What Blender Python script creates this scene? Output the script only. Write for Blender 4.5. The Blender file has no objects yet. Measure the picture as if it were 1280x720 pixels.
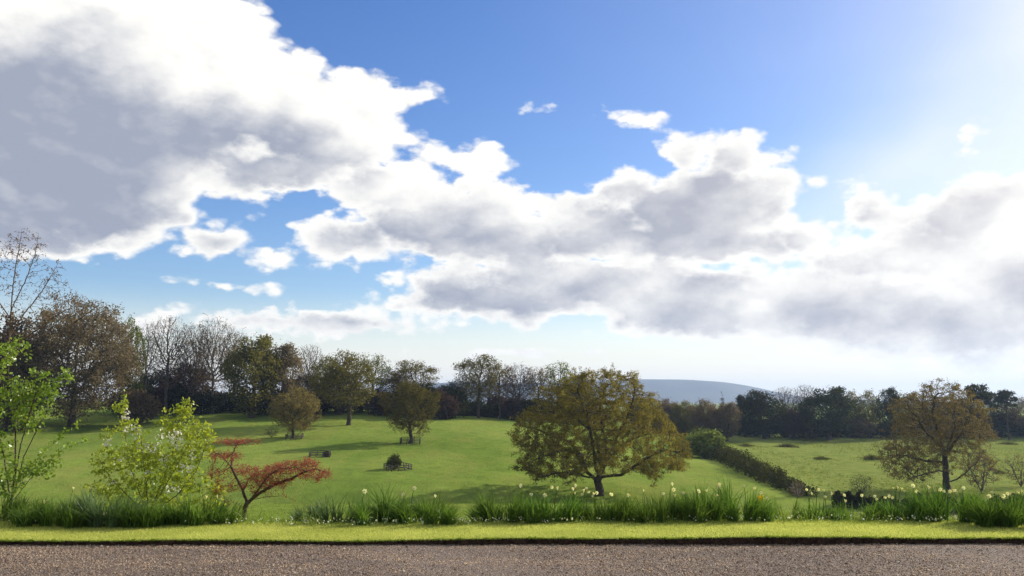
import bpy, math, random
import numpy as np
from mathutils import Vector, Matrix

sc = bpy.context.scene
R = math.radians

# ---------------------------------------------------------------- camera
F = 1080.0                      # focal length in pixels of a 1280 px wide picture
PITCH = math.atan(140 / F)
EYE = 1.6
cam_d = bpy.data.cameras.new('camera')
cam_d.sensor_width = 36.0
cam_d.lens = 36.0 * F / 1280.0
cam_d.clip_start = 0.1
cam_d.clip_end = 60000
cam = bpy.data.objects.new('camera', cam_d)
sc.collection.objects.link(cam)
cam.location = (0, 0, EYE)
cam.rotation_euler = (math.pi / 2 + PITCH, 0, 0)
sc.camera = cam

# ---------------------------------------------------------------- light, exposure
SUN_AZ, SUN_EL = R(58), R(27)   # to the right and a little ahead of the viewer
sc.view_settings.view_transform = 'Standard'
sc.view_settings.look = 'None'
sc.view_settings.exposure = 0.55
sc.view_settings.gamma = 1
sc.view_settings.use_curve_mapping = False
sc.render.engine = 'CYCLES'
sc.cycles.use_denoising = True
try:
    sc.cycles.denoiser = 'OPENIMAGEDENOISE'
except Exception:
    pass
sc.cycles.max_bounces = 8
sc.cycles.diffuse_bounces = 3
sc.cycles.glossy_bounces = 2
sc.cycles.transmission_bounces = 4
sc.cycles.transparent_max_bounces = 8
sc.cycles.volume_bounces = 0
sc.cycles.caustics_reflective = False
sc.cycles.caustics_refractive = False

sun_dir = Vector((math.sin(SUN_AZ) * math.cos(SUN_EL), math.cos(SUN_AZ) * math.cos(SUN_EL), math.sin(SUN_EL)))
sl = bpy.data.lights.new('sun', 'SUN')
sl.energy = 4.6
sl.angle = R(0.6)
sl.color = (1.0, 0.93, 0.80)
so = bpy.data.objects.new('sun', sl)
so.rotation_euler = sun_dir.to_track_quat('Z', 'Y').to_euler()
sc.collection.objects.link(so)


def px_dir(px, py):
    u, v = (px - 640) / F, (360 - py) / F
    c, s = math.cos(PITCH), math.sin(PITCH)
    return Vector((u, c - s * v, s + c * v))


def at(px, py, Y):
    """point on the picture ray through (px,py) at ground distance Y ahead"""
    d = px_dir(px, py)
    return Vector((0, 0, EYE)) + d * (Y / d.y)


def azel(px, py):
    d = px_dir(px, py).normalized()
    return math.atan2(d.x, d.y), math.asin(d.z)


# ---------------------------------------------------------------- sky: Nishita + procedural broken cumulus
world = bpy.data.worlds.new('World')
sc.world = world
world.use_nodes = True
world.cycles.sampling_method = 'MANUAL'
world.cycles.sample_map_resolution = 512
WT = world.node_tree
WT.nodes.clear()


class G:
    """tiny node-graph writer"""
    def __init__(s, tree):
        s.t = tree

    def n(s, typ, **kw):
        nd = s.t.nodes.new(typ)
        for k, v in kw.items():
            setattr(nd, k, v)
        return nd

    def link(s, a, b):
        s.t.links.new(a, b)

    def setin(s, sock, v):
        if isinstance(v, bpy.types.NodeSocket):
            s.link(v, sock)
        else:
            sock.default_value = v

    def math(s, op, a, b=0.0, c=0.0, clamp=False):
        nd = s.n('ShaderNodeMath', operation=op, use_clamp=clamp)
        s.setin(nd.inputs[0], a)
        s.setin(nd.inputs[1], b)
        if len(nd.inputs) > 2:
            s.setin(nd.inputs[2], c)
        return nd.outputs[0]

    def vmath(s, op, a, b=None, scale=None):
        nd = s.n('ShaderNodeVectorMath', operation=op)
        s.setin(nd.inputs[0], a)
        if b is not None:
            s.setin(nd.inputs[1], b)
        if scale is not None:
            s.setin(nd.inputs['Scale'], scale)
        return nd.outputs['Value'] if op in ('LENGTH', 'DOT_PRODUCT') else nd.outputs[0]

    def smooth(s, v, a, b, lo=0.0, hi=1.0):
        nd = s.n('ShaderNodeMapRange', interpolation_type='SMOOTHSTEP')
        s.setin(nd.inputs[0], v)
        nd.inputs[1].default_value, nd.inputs[2].default_value = a, b
        nd.inputs[3].default_value, nd.inputs[4].default_value = lo, hi
        return nd.outputs[0]

    def noise(s, vec, scale, detail=4, rough=0.55, color=False, lac=2.0):
        nd = s.n('ShaderNodeTexNoise')
        if vec is not None:
            s.link(vec, nd.inputs['Vector'])
        nd.inputs['Scale'].default_value = scale
        nd.inputs['Detail'].default_value = detail
        nd.inputs['Roughness'].default_value = rough
        nd.inputs['Lacunarity'].default_value = lac
        return nd.outputs['Color'] if color else nd.outputs[0]

    def mix(s, fac, a, b):
        nd = s.n('ShaderNodeMix', data_type='RGBA')
        s.setin(nd.inputs[0], fac)
        s.setin(nd.inputs[6], a)
        s.setin(nd.inputs[7], b)
        return nd.outputs[2]


# cloud bodies and their grey undersides, as directions (cx, cy, rx, ry, tilt) written in picture units
CLOUDS = [
    (90, 130, 250, 190, 0), (-60, 190, 300, 150, 0), (240, 50, 125, 90, 0), (310, 120, 130, 95, 0), (400, 165, 130, 75, 0),
    (455, 120, 100, 34, 4), (540, 121, 46, 14, 5), (570, 198, 105, 24, 5), (500, 180, 50, 26, 0),
    (120, 275, 190, 50, -6), (262, 302, 66, 32, 0), (480, 235, 90, 48, 0), (335, 212, 150, 34, 0), (640, 300, 120, 50, 0), (350, 322, 34, 17, 0),
    (440, 300, 80, 40, 0), (560, 280, 150, 58, 0), (610, 245, 70, 20, 0),
    (880, 262, 130, 72, 0), (852, 200, 46, 38, 0), (908, 190, 56, 42, 0), (968, 222, 58, 42, 0), (795, 232, 64, 42, 0),
    (730, 285, 110, 50, 0), (675, 258, 85, 28, 0), (830, 305, 260, 36, 0),
    (600, 372, 150, 40, 0), (720, 355, 210, 40, 0), (490, 355, 45, 16, 0),
    (1085, 270, 60, 40, 0), (1210, 265, 120, 55, -10), (1160, 320, 210, 40, 0), (1120, 395, 260, 66, 10), (1330, 340, 200, 110, 0),
    (900, 385, 240, 50, 4), (400, 405, 190, 22, 0), (212, 386, 42, 17, 0), (190, 405, 60, 18, 0),
    (780, 145, 58, 16, 8), (697, 139, 24, 13, 0), (274, 357, 62, 10, 6), (507, 433, 18, 12, 0), (410, 377, 30, 4, 0),
    (1215, 172, 40, 14, -15), (640, 440, 120, 7, 0),
]
VEILS = [(1350, 90, 330, 90, -30), (1500, 80, 260, 260, 0), (1160, 180, 180, 40, -30)]
SHADES = [
    (60, 190, 200, 150, 0), (-60, 240, 220, 90, 0), (290, 180, 150, 50, 8), (150, 262, 170, 42, 0), (400, 205, 50, 22, 0),
    (500, 300, 90, 34, 0), (600, 300, 90, 28, 0), (700, 312, 90, 30, 0), (835, 265, 115, 55, 0), (885, 225, 52, 50, 0), (900, 308, 130, 24, 0), (975, 275, 48, 44, 0),
    (590, 376, 150, 34, 4), (720, 365, 70, 22, 0), (1085, 280, 36, 26, 0), (1215, 270, 58, 26, -20), (1155, 285, 50, 20, 0),
    (1060, 395, 115, 24, 11), (760, 400, 110, 8, 3), (1130, 340, 60, 10, 8), (1200, 408, 140, 34, 10), (890, 350, 60, 18, 0), (870, 395, 90, 18, 5), (1330, 370, 90, 50, 0), (285, 308, 40, 16, 0), (330, 400, 60, 10, 0), (450, 402, 60, 12, 0),
]


def blob_group(name, blobs, k):
    t = bpy.data.node_groups.new(name, 'ShaderNodeTree')
    t.interface.new_socket('P', in_out='INPUT', socket_type='NodeSocketVector')
    t.interface.new_socket('D', in_out='OUTPUT', socket_type='NodeSocketFloat')
    g = G(t)
    gi, go = g.n('NodeGroupInput'), g.n('NodeGroupOutput')
    acc = None
    pin = gi.outputs[0]
    for bi, (cx, cy, rx, ry, rot) in enumerate(blobs):
        if bi and bi % 5 == 0:      # evaluate the bodies a few at a time (keeps the shader small)
            nd = g.n('ShaderNodeVectorMath', operation='MULTIPLY_ADD')
            g.link(acc, nd.inputs[0])
            nd.inputs[1].default_value = (1e-7, 1e-7, 1e-7)
            g.link(pin, nd.inputs[2])
            pin = nd.outputs[0]
        a, e = azel(cx, cy)
        a2, _ = azel(cx + 10, cy)
        _, e2 = azel(cx, cy - 10)
        ra, re = rx * abs(a2 - a) / 10, ry * abs(e2 - e) / 10
        m = g.n('ShaderNodeMapping', vector_type='TEXTURE')
        g.link(pin, m.inputs['Vector'])
        m.inputs['Location'].default_value = (a, e, 0)
        m.inputs['Rotation'].default_value = (0, 0, -R(rot))
        m.inputs['Scale'].default_value = (ra, re, 1)
        ln = g.vmath('LENGTH', m.outputs[0])
        w = (ra * re) ** 0.5 * 0.55 + min(ra, re) * 0.45
        sd = g.math('MULTIPLY_ADD', ln, -w, w)
        acc = sd if acc is None else g.math('SMOOTH_MAX', acc, sd, k)
    g.link(acc, go.inputs[0])
    return t


gw = G(WT)
tc = gw.n('ShaderNodeTexCoord')
dirv = gw.vmath('NORMALIZE', tc.outputs['Generated'])
sep = gw.n('ShaderNodeSeparateXYZ')
gw.link(dirv, sep.inputs[0])
az = gw.math('ARCTAN2', sep.outputs[0], sep.outputs[1])
el = gw.math('ARCSINE', sep.outputs[2])
comb = gw.n('ShaderNodeCombineXYZ')
gw.link(az, comb.inputs[0])
gw.link(el, comb.inputs[1])
P0 = comb.outputs[0]
# noise lives in direction space, flattened towards the horizon
nv = gw.vmath('MULTIPLY', dirv, (1.0, 1.0, 1.7))
n_big = gw.noise(nv, 7.0, 3, 0.5, color=True)
n_fine = gw.noise(nv, 26.0, 5, 0.6, color=True)
w1 = gw.vmath('SCALE', gw.vmath('SUBTRACT', n_big, (0.5, 0.5, 0.5)), scale=0.030)
w2 = gw.vmath('SCALE', gw.vmath('SUBTRACT', n_fine, (0.5, 0.5, 0.5)), scale=0.026)
Pw = gw.vmath('ADD', gw.vmath('ADD', P0, w1), w2)
ng_c = blob_group('cloud_bodies', CLOUDS, 0.012)
ng_s = blob_group('cloud_undersides', SHADES, 0.02)
gc = gw.n('ShaderNodeGroup', node_tree=ng_c)
gw.link(Pw, gc.inputs[0])
gs = gw.n('ShaderNodeGroup', node_tree=ng_s)
gw.link(Pw, gs.inputs[0])
fbm = gw.noise(nv, 13.0, 7, 0.62)
fbm_c = gw.math('SUBTRACT', fbm, 0.5)
# the same kind of broken cloud all round and overhead, beyond the bodies above
far_n = gw.noise(nv, 2.2, 5, 0.55)
far_d = gw.math('MULTIPLY', gw.math('SUBTRACT', far_n, 0.50), 0.55)
ang = gw.math('ABSOLUTE', az)
m_side = gw.smooth(ang, 0.62, 0.95)
m_up = gw.smooth(el, 0.46, 0.72)
m_out = gw.math('MAXIMUM', m_side, m_up)
vor = gw.n('ShaderNodeTexVoronoi', feature='F1', normalize=True)
gw.link(gw.vmath('ADD', nv, gw.vmath('SCALE', w2, scale=0.6)), vor.inputs['Vector'])
vor.inputs['Scale'].default_value = 19.0
vor.inputs['Detail'].default_value = 2.0
vor.inputs['Roughness'].default_value = 0.55
billow = gw.math('SUBTRACT', 0.22, vor.outputs['Distance'])
d_in = gw.math('MULTIPLY_ADD', fbm_c, 0.050, gw.math('SUBTRACT', gc.outputs[0], 0.001))
d_in = gw.math('MULTIPLY_ADD', billow, 0.085, d_in)
d_in = gw.math('SUBTRACT', d_in, gw.math('MULTIPLY', m_out, 1.0))
d_out = gw.math('MULTIPLY_ADD', gw.math('SUBTRACT', m_out, 1.0), 1.0, far_d)
dens = gw.math('MAXIMUM', d_in, d_out)
alpha = gw.smooth(dens, -0.005, 0.009)
# grey where the cloud is thick
s_in = gw.math('MULTIPLY_ADD', billow, -0.05, gw.math('MULTIPLY_ADD', fbm_c, 0.13, gs.outputs[0]))
s_out = gw.math('SUBTRACT', gw.math('MULTIPLY', m_out, 1.06), gw.math('SUBTRACT', 1.09, far_d))
sh = gw.math('MAXIMUM', s_in, s_out)
shade = gw.smooth(sh, -0.042, 0.055)
shade = gw.math('MULTIPLY', shade, gw.smooth(dens, 0.003, 0.030))
# sunward relief of the billows
nv2 = gw.vmath('ADD', nv, (0.012, 0.0, 0.012))
fbm2 = gw.noise(nv2, 13.0, 4, 0.55)
fbm1 = gw.noise(nv, 13.0, 4, 0.55)
relief = gw.math('SUBTRACT', fbm1, fbm2)
shade = gw.math('MULTIPLY_ADD', relief, -1.0, gw.math('MULTIPLY_ADD', billow, -0.22, shade), clamp=True)
# glow round the sun
sdv = gw.vmath('DOT_PRODUCT', dirv, tuple(sun_dir))
sdp = gw.math('MAXIMUM', sdv, 0.0)
glow = gw.math('MULTIPLY', gw.math('POWER', sdp, 8.0), 0.45)
glow_w = gw.math('POWER', sdp, 3.0)
low = gw.smooth(el, 0.34, 0.0)
c_white = (0.95, 0.93, 0.88, 1)
c_grey = gw.mix(glow_w, (0.315, 0.345, 0.430, 1), (0.60, 0.565, 0.58, 1))
cloud = gw.mix(shade, c_white, c_grey)
cloud = gw.vmath('SCALE', cloud, scale=8.1)
sky = gw.n('ShaderNodeTexSky', sky_type='NISHITA')
sky.sun_disc = False
sky.sun_elevation = SUN_EL
sky.sun_rotation = SUN_AZ
sky.altitude = 60
sky.air_density = 1.0
sky.dust_density = 0.7
sky.ozone_density = 2.4
hz = gw.smooth(el, 0.13, 0.015)
hsv = gw.n('ShaderNodeHueSaturation')
hsv.inputs['Hue'].default_value = 0.514
hsv.inputs['Saturation'].default_value = 1.30
hsv.inputs['Value'].default_value = 1.08
gw.link(sky.outputs[0], hsv.inputs['Color'])
skyc = gw.mix(gw.math('MULTIPLY', hz, 0.92), hsv.outputs[0], (7.7, 7.25, 6.5, 1))
veil_n = gw.noise(gw.vmath('MULTIPLY', dirv, (1.2, 1.2, 3.0)), 3.0, 4, 0.5)
gv = gw.n('ShaderNodeGroup', node_tree=blob_group('thin_veil', VEILS, 0.05))
gw.link(gw.vmath('ADD', P0, w1), gv.inputs[0])
glow = gw.math('ADD', glow, gw.math('MULTIPLY', gw.smooth(gv.outputs[0], -0.12, 0.22), 0.62))
veil = gw.math('MULTIPLY', glow, gw.smooth(veil_n, 0.25, 0.75, 0.75, 1.6), clamp=True)
skyc = gw.mix(veil, skyc, (7.2, 7.2, 7.3, 1))
fin = gw.mix(alpha, skyc, cloud)
bg = gw.n('ShaderNodeBackground')
bg.inputs['Strength'].default_value = 0.1
gw.link(fin, bg.inputs['Color'])
wo = gw.n('ShaderNodeOutputWorld')
gw.link(bg.outputs[0], wo.inputs['Surface'])

# ---------------------------------------------------------------- helpers
COL = sc.collection


def mesh_np(name, verts, faces, mats=None, mat_idx=None, smooth=False):
    """verts (N,3); faces = list of int arrays (M,k)"""
    me = bpy.data.meshes.new(name)
    verts = np.asarray(verts, dtype=np.float32)
    faces = [np.asarray(f, dtype=np.int32) for f in faces if len(f)]
    loops = np.concatenate([f.ravel() for f in faces])
    counts = np.concatenate([np.full(len(f), f.shape[1], np.int32) for f in faces])
    starts = np.concatenate([[0], np.cumsum(counts)[:-1]]).astype(np.int32)
    me.vertices.add(len(verts))
    me.vertices.foreach_set('co', verts.ravel())
    me.loops.add(len(loops))
    me.loops.foreach_set('vertex_index', loops)
    me.polygons.add(len(counts))
    me.polygons.foreach_set('loop_start', starts)
    me.polygons.foreach_set('loop_total', counts)
    if mat_idx is not None:
        me.polygons.foreach_set('material_index', np.concatenate(mat_idx).astype(np.int32))
    if smooth:
        me.polygons.foreach_set('use_smooth', np.ones(len(counts), bool))
    me.update(calc_edges=True)
    me.validate()
    for m in mats or []:
        me.materials.append(m)
    return me


def obj(name, me, parent=None, loc=None, rot=None, scale=None):
    o = bpy.data.objects.new(name, me)
    COL.objects.link(o)
    if parent is not None:
        o.parent = parent
    if loc is not None:
        o.location = loc
    if rot is not None:
        o.rotation_euler = rot
    if scale is not None:
        o.scale = scale
    return o


def tag(o, label=None, cat=None, group=None, kind=None):
    for k, v in (('label', label), ('category', cat), ('group', group), ('kind', kind)):
        if v:
            o[k] = v
    return o


def set_mats(o, mats):
    """object-level materials, so copies of one mesh can differ in colour"""
    for i, m in enumerate(mats):
        o.material_slots[i].link = 'OBJECT'
        o.material_slots[i].material = m


# ---------------------------------------------------------------- materials
def new_mat(name):
    m = bpy.data.materials.new(name)
    m.use_nodes = True
    m.node_tree.nodes.clear()
    g = G(m.node_tree)
    out = g.n('ShaderNodeOutputMaterial')
    return m, g, out


def leaf_mat(name, c1, c2, c3=None, trans=0.42, gloss=0.0, tint=1.25, patch=0.35, tb=0.6):
    """leaves: each face its own tone, patches over the crown, light shining through"""
    m, g, out = new_mat(name)
    geo = g.n('ShaderNodeNewGeometry')
    ramp = g.n('ShaderNodeValToRGB')
    ramp.color_ramp.elements[0].color = (*c1, 1)
    ramp.color_ramp.elements[1].color = (*c2, 1)
    if c3:
        e = ramp.color_ramp.elements.new(0.96)
        e.color = (*c2, 1)
        ramp.color_ramp.elements[2].color = (*c3, 1)
    tcn = g.n('ShaderNodeTexCoord')
    nz = g.noise(tcn.outputs['Object'], patch, 3, 0.6)
    f = g.math('ADD', g.math('MULTIPLY', geo.outputs['Random Per Island'], 0.55), g.math('MULTIPLY', g.smooth(nz, 0.3, 0.7), 0.45))
    g.link(f, ramp.inputs[0])
    oi = g.n('ShaderNodeObjectInfo')
    hs = g.n('ShaderNodeHueSaturation')
    g.link(g.math('MULTIPLY_ADD', oi.outputs['Random'], 0.022, 0.489), hs.inputs['Hue'])
    g.link(g.math('MULTIPLY_ADD', oi.outputs['Random'], 0.30, 0.85), hs.inputs['Value'])
    hs.inputs['Saturation'].default_value = 1.0
    g.link(ramp.outputs[0], hs.inputs['Color'])
    col = hs.outputs[0]
    di = g.n('ShaderNodeBsdfDiffuse')
    g.link(col, di.inputs[0])
    tr = g.n('ShaderNodeBsdfTranslucent')
    g.link(g.vmath('MULTIPLY', col, (tint, tint * 1.02, tint * tb)), tr.inputs[0])
    mx = g.n('ShaderNodeMixShader')
    mx.inputs[0].default_value = trans
    g.link(di.outputs[0], mx.inputs[1])
    g.link(tr.outputs[0], mx.inputs[2])
    last = mx.outputs[0]
    if gloss:
        gl = g.n('ShaderNodeBsdfGlossy')
        gl.inputs['Roughness'].default_value = 0.38
        gl.inputs['Color'].default_value = (1, 1, 1, 1)
        m2 = g.n('ShaderNodeMixShader')
        m2.inputs[0].default_value = gloss
        g.link(last, m2.inputs[1])
        g.link(gl.outputs[0], m2.inputs[2])
        last = m2.outputs[0]
    g.link(last, out.inputs['Surface'])
    return m


def rough_mat(name, c1, c2, scale=8, bump=0.5, rough=0.9, bdist=0.02, detail=6):
    m, g, out = new_mat(name)
    tcn = g.n('ShaderNodeTexCoord')
    nz = g.noise(tcn.outputs['Object'], scale, detail, 0.65)
    col = g.mix(g.smooth(nz, 0.32, 0.68), (*c1, 1), (*c2, 1))
    p = g.n('ShaderNodeBsdfPrincipled')
    g.link(col, p.inputs['Base Color'])
    p.inputs['Roughness'].default_value = rough
    p.inputs['Specular IOR Level'].default_value = 0.2
    b = g.n('ShaderNodeBump')
    b.inputs['Strength'].default_value = bump
    b.inputs['Distance'].default_value = bdist
    g.link(nz, b.inputs['Height'])
    g.link(b.outputs[0], p.inputs['Normal'])
    g.link(p.outputs[0], out.inputs['Surface'])
    return m


M = {}
M['bark'] = rough_mat('bark', (0.035, 0.026, 0.018), (0.085, 0.065, 0.048), 3, 0.6, bdist=0.05)
M['bark_grey'] = rough_mat('bark_grey', (0.060, 0.048, 0.041), (0.125, 0.105, 0.088), 3, 0.5, bdist=0.05)
M['bark_pale'] = rough_mat('bark_pale', (0.19, 0.16, 0.13), (0.36, 0.32, 0.27), 5, 0.4, bdist=0.01)
M['bark_near'] = rough_mat('bark_near', (0.040, 0.026, 0.020), (0.12, 0.085, 0.062), 30, 0.6, bdist=0.006)
M['twig_brown'] = rough_mat('twig_brown', (0.075, 0.048, 0.032), (0.15, 0.10, 0.068), 4, 0.2)
M['oak_leaf'] = leaf_mat('oak_leaf', (0.10, 0.084, 0.020), (0.31, 0.262, 0.060), (0.50, 0.44, 0.13), 0.48, patch=0.5)
M['oak_leaf_brown'] = leaf_mat('oak_leaf_brown', (0.115, 0.088, 0.034), (0.26, 0.205, 0.078), (0.38, 0.31, 0.12), 0.48, tb=0.75)
M['olive_leaf'] = leaf_mat('olive_leaf', (0.075, 0.066, 0.018), (0.175, 0.150, 0.042), (0.27, 0.235, 0.07), 0.42)
M['green_leaf'] = leaf_mat('green_leaf', (0.075, 0.105, 0.018), (0.17, 0.20, 0.035), (0.27, 0.28, 0.07), 0.45)
M['brown_leaf'] = leaf_mat('brown_leaf', (0.10, 0.074, 0.044), (0.215, 0.158, 0.090), (0.29, 0.22, 0.12), 0.40, tb=0.85)
M['purple_leaf'] = leaf_mat('purple_leaf', (0.045, 0.026, 0.026), (0.095, 0.055, 0.050), (0.13, 0.08, 0.06), 0.35)
M['bud_leaf'] = leaf_mat('bud_leaf', (0.13, 0.085, 0.045), (0.24, 0.16, 0.085), None, 0.35)
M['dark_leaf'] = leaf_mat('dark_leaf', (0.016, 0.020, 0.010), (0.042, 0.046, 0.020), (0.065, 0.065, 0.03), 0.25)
M['evergreen'] = leaf_mat('evergreen', (0.024, 0.028, 0.011), (0.058, 0.062, 0.022), (0.10, 0.095, 0.032), 0.28)
M['hedge_leaf'] = leaf_mat('hedge_leaf', (0.028, 0.034, 0.012), (0.090, 0.092, 0.028), (0.19, 0.17, 0.06), 0.28, patch=0.8)
M['bush_leaf'] = leaf_mat('bush_leaf', (0.085, 0.105, 0.028), (0.17, 0.19, 0.05), (0.22, 0.23, 0.08), 0.38)
M['fresh_leaf'] = leaf_mat('fresh_leaf', (0.24, 0.32, 0.035), (0.46, 0.52, 0.07), (0.60, 0.56, 0.12), 0.50, 0.02, patch=2.0)
M['near_green'] = leaf_mat('near_green', (0.12, 0.20, 0.025), (0.28, 0.37, 0.05), (0.42, 0.46, 0.10), 0.48, 0.03, patch=2.0)
M['red_leaf'] = leaf_mat('red_leaf', (0.20, 0.040, 0.034), (0.38, 0.090, 0.078), (0.48, 0.18, 0.15), 0.40, patch=2.5, tint=1.05, tb=1.0)
M['blossom'] = leaf_mat('blossom', (0.62, 0.58, 0.50), (0.82, 0.79, 0.72), None, 0.30, patch=4, tint=1.0)
M['daff_leaf'] = leaf_mat('daffodil_leaf', (0.042, 0.088, 0.018), (0.14, 0.225, 0.038), (0.36, 0.33, 0.12), 0.42, 0.006, patch=3.0)
M['daff_pale'] = leaf_mat('daffodil_leaf_pale', (0.060, 0.115, 0.050), (0.14, 0.21, 0.08), (0.22, 0.28, 0.12), 0.36, 0.012, patch=3.0)
M['petal'] = leaf_mat('petal', (0.78, 0.74, 0.42), (0.85, 0.82, 0.58), None, 0.35, patch=5, tint=1.0)
M['petal_yellow'] = leaf_mat('petal_yellow', (0.85, 0.60, 0.03), (0.90, 0.70, 0.06), None, 0.35, patch=5, tint=1.0)
M['trumpet'] = leaf_mat('trumpet', (0.82, 0.70, 0.22), (0.86, 0.76, 0.30), None, 0.3, patch=5, tint=1.0)
M['trumpet_orange'] = leaf_mat('trumpet_orange', (0.85, 0.42, 0.02), (0.88, 0.50, 0.03), None, 0.3, patch=5, tint=1.0)
M['lawn_blade'] = leaf_mat('lawn_blade', (0.35, 0.385, 0.080), (0.61, 0.60, 0.18), (0.76, 0.71, 0.32), 0.48, 0.0, patch=1.2, tb=0.8)
M['fringe_blade'] = leaf_mat('fringe_blade', (0.12, 0.19, 0.026), (0.25, 0.32, 0.045), (0.36, 0.38, 0.10), 0.42, 0.02, patch=1.5)
M['rush'] = leaf_mat('rush', (0.060, 0.065, 0.018), (0.14, 0.13, 0.040), (0.22, 0.18, 0.07), 0.35)
M['tuft'] = leaf_mat('tuft', (0.10, 0.13, 0.024), (0.20, 0.22, 0.045), (0.28, 0.26, 0.08), 0.4)
M['daisy'] = leaf_mat('daisy', (0.75, 0.73, 0.68), (0.85, 0.84, 0.80), None, 0.25, patch=5, tint=1.0)
M['timber'] = rough_mat('timber', (0.055, 0.045, 0.034), (0.13, 0.108, 0.082), 6, 0.3)
M['earth'] = rough_mat('earth', (0.018, 0.011, 0.007), (0.075, 0.043, 0.026), 22, 1.0, bdist=0.03)
M['moor'] = rough_mat('moor', (0.05, 0.045, 0.035), (0.10, 0.085, 0.055), 0.002, 0.0)


def pebble_mat():
    m, g, out = new_mat('pebbles')
    geo = g.n('ShaderNodeNewGeometry')
    r = g.n('ShaderNodeValToRGB')
    cr = r.color_ramp
    cr.elements[0].color = (0.060, 0.045, 0.036, 1)
    cr.elements[1].color = (0.48, 0.39, 0.29, 1)
    for p_, c_ in ((0.25, (0.12, 0.085, 0.060)), (0.55, (0.28, 0.212, 0.155)), (0.72, (0.34, 0.24, 0.155)), (0.85, (0.32, 0.27, 0.215))):
        e = cr.elements.new(p_)
        e.color = (*c_, 1)
    g.link(geo.outputs['Random Per Island'], r.inputs[0])
    tcn = g.n('ShaderNodeTexCoord')
    nz = g.noise(g.vmath('MULTIPLY', tcn.outputs['Object'], (0.5, 1.6, 1)), 1.1, 5, 0.65)
    tone = g.mix(g.smooth(nz, 0.34, 0.66), (0.70, 0.68, 0.70, 1), (1.18, 1.10, 1.0, 1))
    p = g.n('ShaderNodeBsdfPrincipled')
    g.link(g.vmath('MULTIPLY', r.outputs[0], tone), p.inputs['Base Color'])
    p.inputs['Roughness'].default_value = 0.95
    p.inputs['Specular IOR Level'].default_value = 0.15
    g.link(p.outputs[0], out.inputs['Surface'])
    return m


def gravel_mat():
    m, g, out = new_mat('gravel_bed')
    tcn = g.n('ShaderNodeTexCoord')
    v = g.n('ShaderNodeTexVoronoi')
    v.inputs['Scale'].default_value = 75
    g.link(tcn.outputs['Object'], v.inputs['Vector'])
    sp = g.n('ShaderNodeSeparateColor')
    g.link(v.outputs['Color'], sp.inputs[0])
    c = g.mix(sp.outputs[0], (0.08, 0.058, 0.045, 1), (0.24, 0.18, 0.14, 1))
    nz = g.noise(tcn.outputs['Object'], 1.3, 4, 0.6)
    c = g.mix(g.math('MULTIPLY', g.smooth(nz, 0.35, 0.7), 0.5), c, (0.16, 0.12, 0.095, 1))
    p = g.n('ShaderNodeBsdfPrincipled')
    g.link(c, p.inputs['Base Color'])
    p.inputs['Roughness'].default_value = 0.9
    b = g.n('ShaderNodeBump')
    b.inputs['Strength'].default_value = 1.0
    b.inputs['Distance'].default_value = 0.012
    b.invert = True
    g.link(v.outputs['Distance'], b.inputs['Height'])
    g.link(b.outputs[0], p.inputs['Normal'])
    g.link(p.outputs[0], out.inputs['Surface'])
    return m


def meadow_mat():
    m, g, out = new_mat('pasture')
    tcn = g.n('ShaderNodeTexCoord')
    o = tcn.outputs['Object']
    n1 = g.noise(g.vmath('MULTIPLY', o, (1, 0.5, 1)), 0.045, 4, 0.55)
    n2 = g.noise(g.vmath('MULTIPLY', o, (1, 0.8, 1)), 0.6, 5, 0.7)
    n3 = g.noise(o, 4.0, 4, 0.7)
    smooth_c = g.mix(g.smooth(n1, 0.34, 0.66), (0.120, 0.188, 0.028, 1), (0.200, 0.262, 0.048, 1))
    smooth_c = g.mix(g.math('MULTIPLY', g.smooth(n2, 0.35, 0.75), 0.55), smooth_c, (0.090, 0.125, 0.024, 1))
    n4 = g.noise(g.vmath('MULTIPLY', o, (1, 0.35, 1)), 0.20, 5, 0.65)
    smooth_c = g.mix(g.math('MULTIPLY', g.smooth(n4, 0.45, 0.70), 0.55), smooth_c, (0.215, 0.225, 0.055, 1))
    smooth_c = g.mix(g.math('MULTIPLY', g.smooth(n4, 0.46, 0.28), 0.45), smooth_c, (0.075, 0.125, 0.022, 1))
    rough_c = g.mix(g.smooth(n2, 0.35, 0.65), (0.140, 0.195, 0.038, 1), (0.225, 0.25, 0.064, 1))
    rough_c = g.mix(g.math('MULTIPLY', g.smooth(n3, 0.45, 0.75), 0.5), rough_c, (0.085, 0.085, 0.032, 1))
    # rough pasture lies beyond the hedge, grazed turf on this side of it
    sx = g.n('ShaderNodeSeparateXYZ')
    g.link(o, sx.inputs[0])
    side = g.math('SUBTRACT', sx.outputs[0], g.math('MULTIPLY_ADD', sx.outputs[1], 0.10, 24.0))
    c = g.mix(g.smooth(side, -2.5, 2.5), smooth_c, rough_c)
    c = g.mix(g.math('MULTIPLY', g.smooth(n3, 0.3, 0.8), 0.18), c, (0.23, 0.24, 0.06, 1))
    di = g.n('ShaderNodeBsdfDiffuse')
    g.link(c, di.inputs[0])
    b = g.n('ShaderNodeBump')
    b.inputs['Strength'].default_value = 0.9
    b.inputs['Distance'].default_value = 0.16
    hsum = g.math('ADD', g.math('MULTIPLY', n2, 1.4), g.math('MULTIPLY', n3, 0.6))
    g.link(hsum, b.inputs['Height'])
    g.link(b.outputs[0], di.inputs['Normal'])
    g.link(di.outputs[0], out.inputs['Surface'])
    return m


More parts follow.
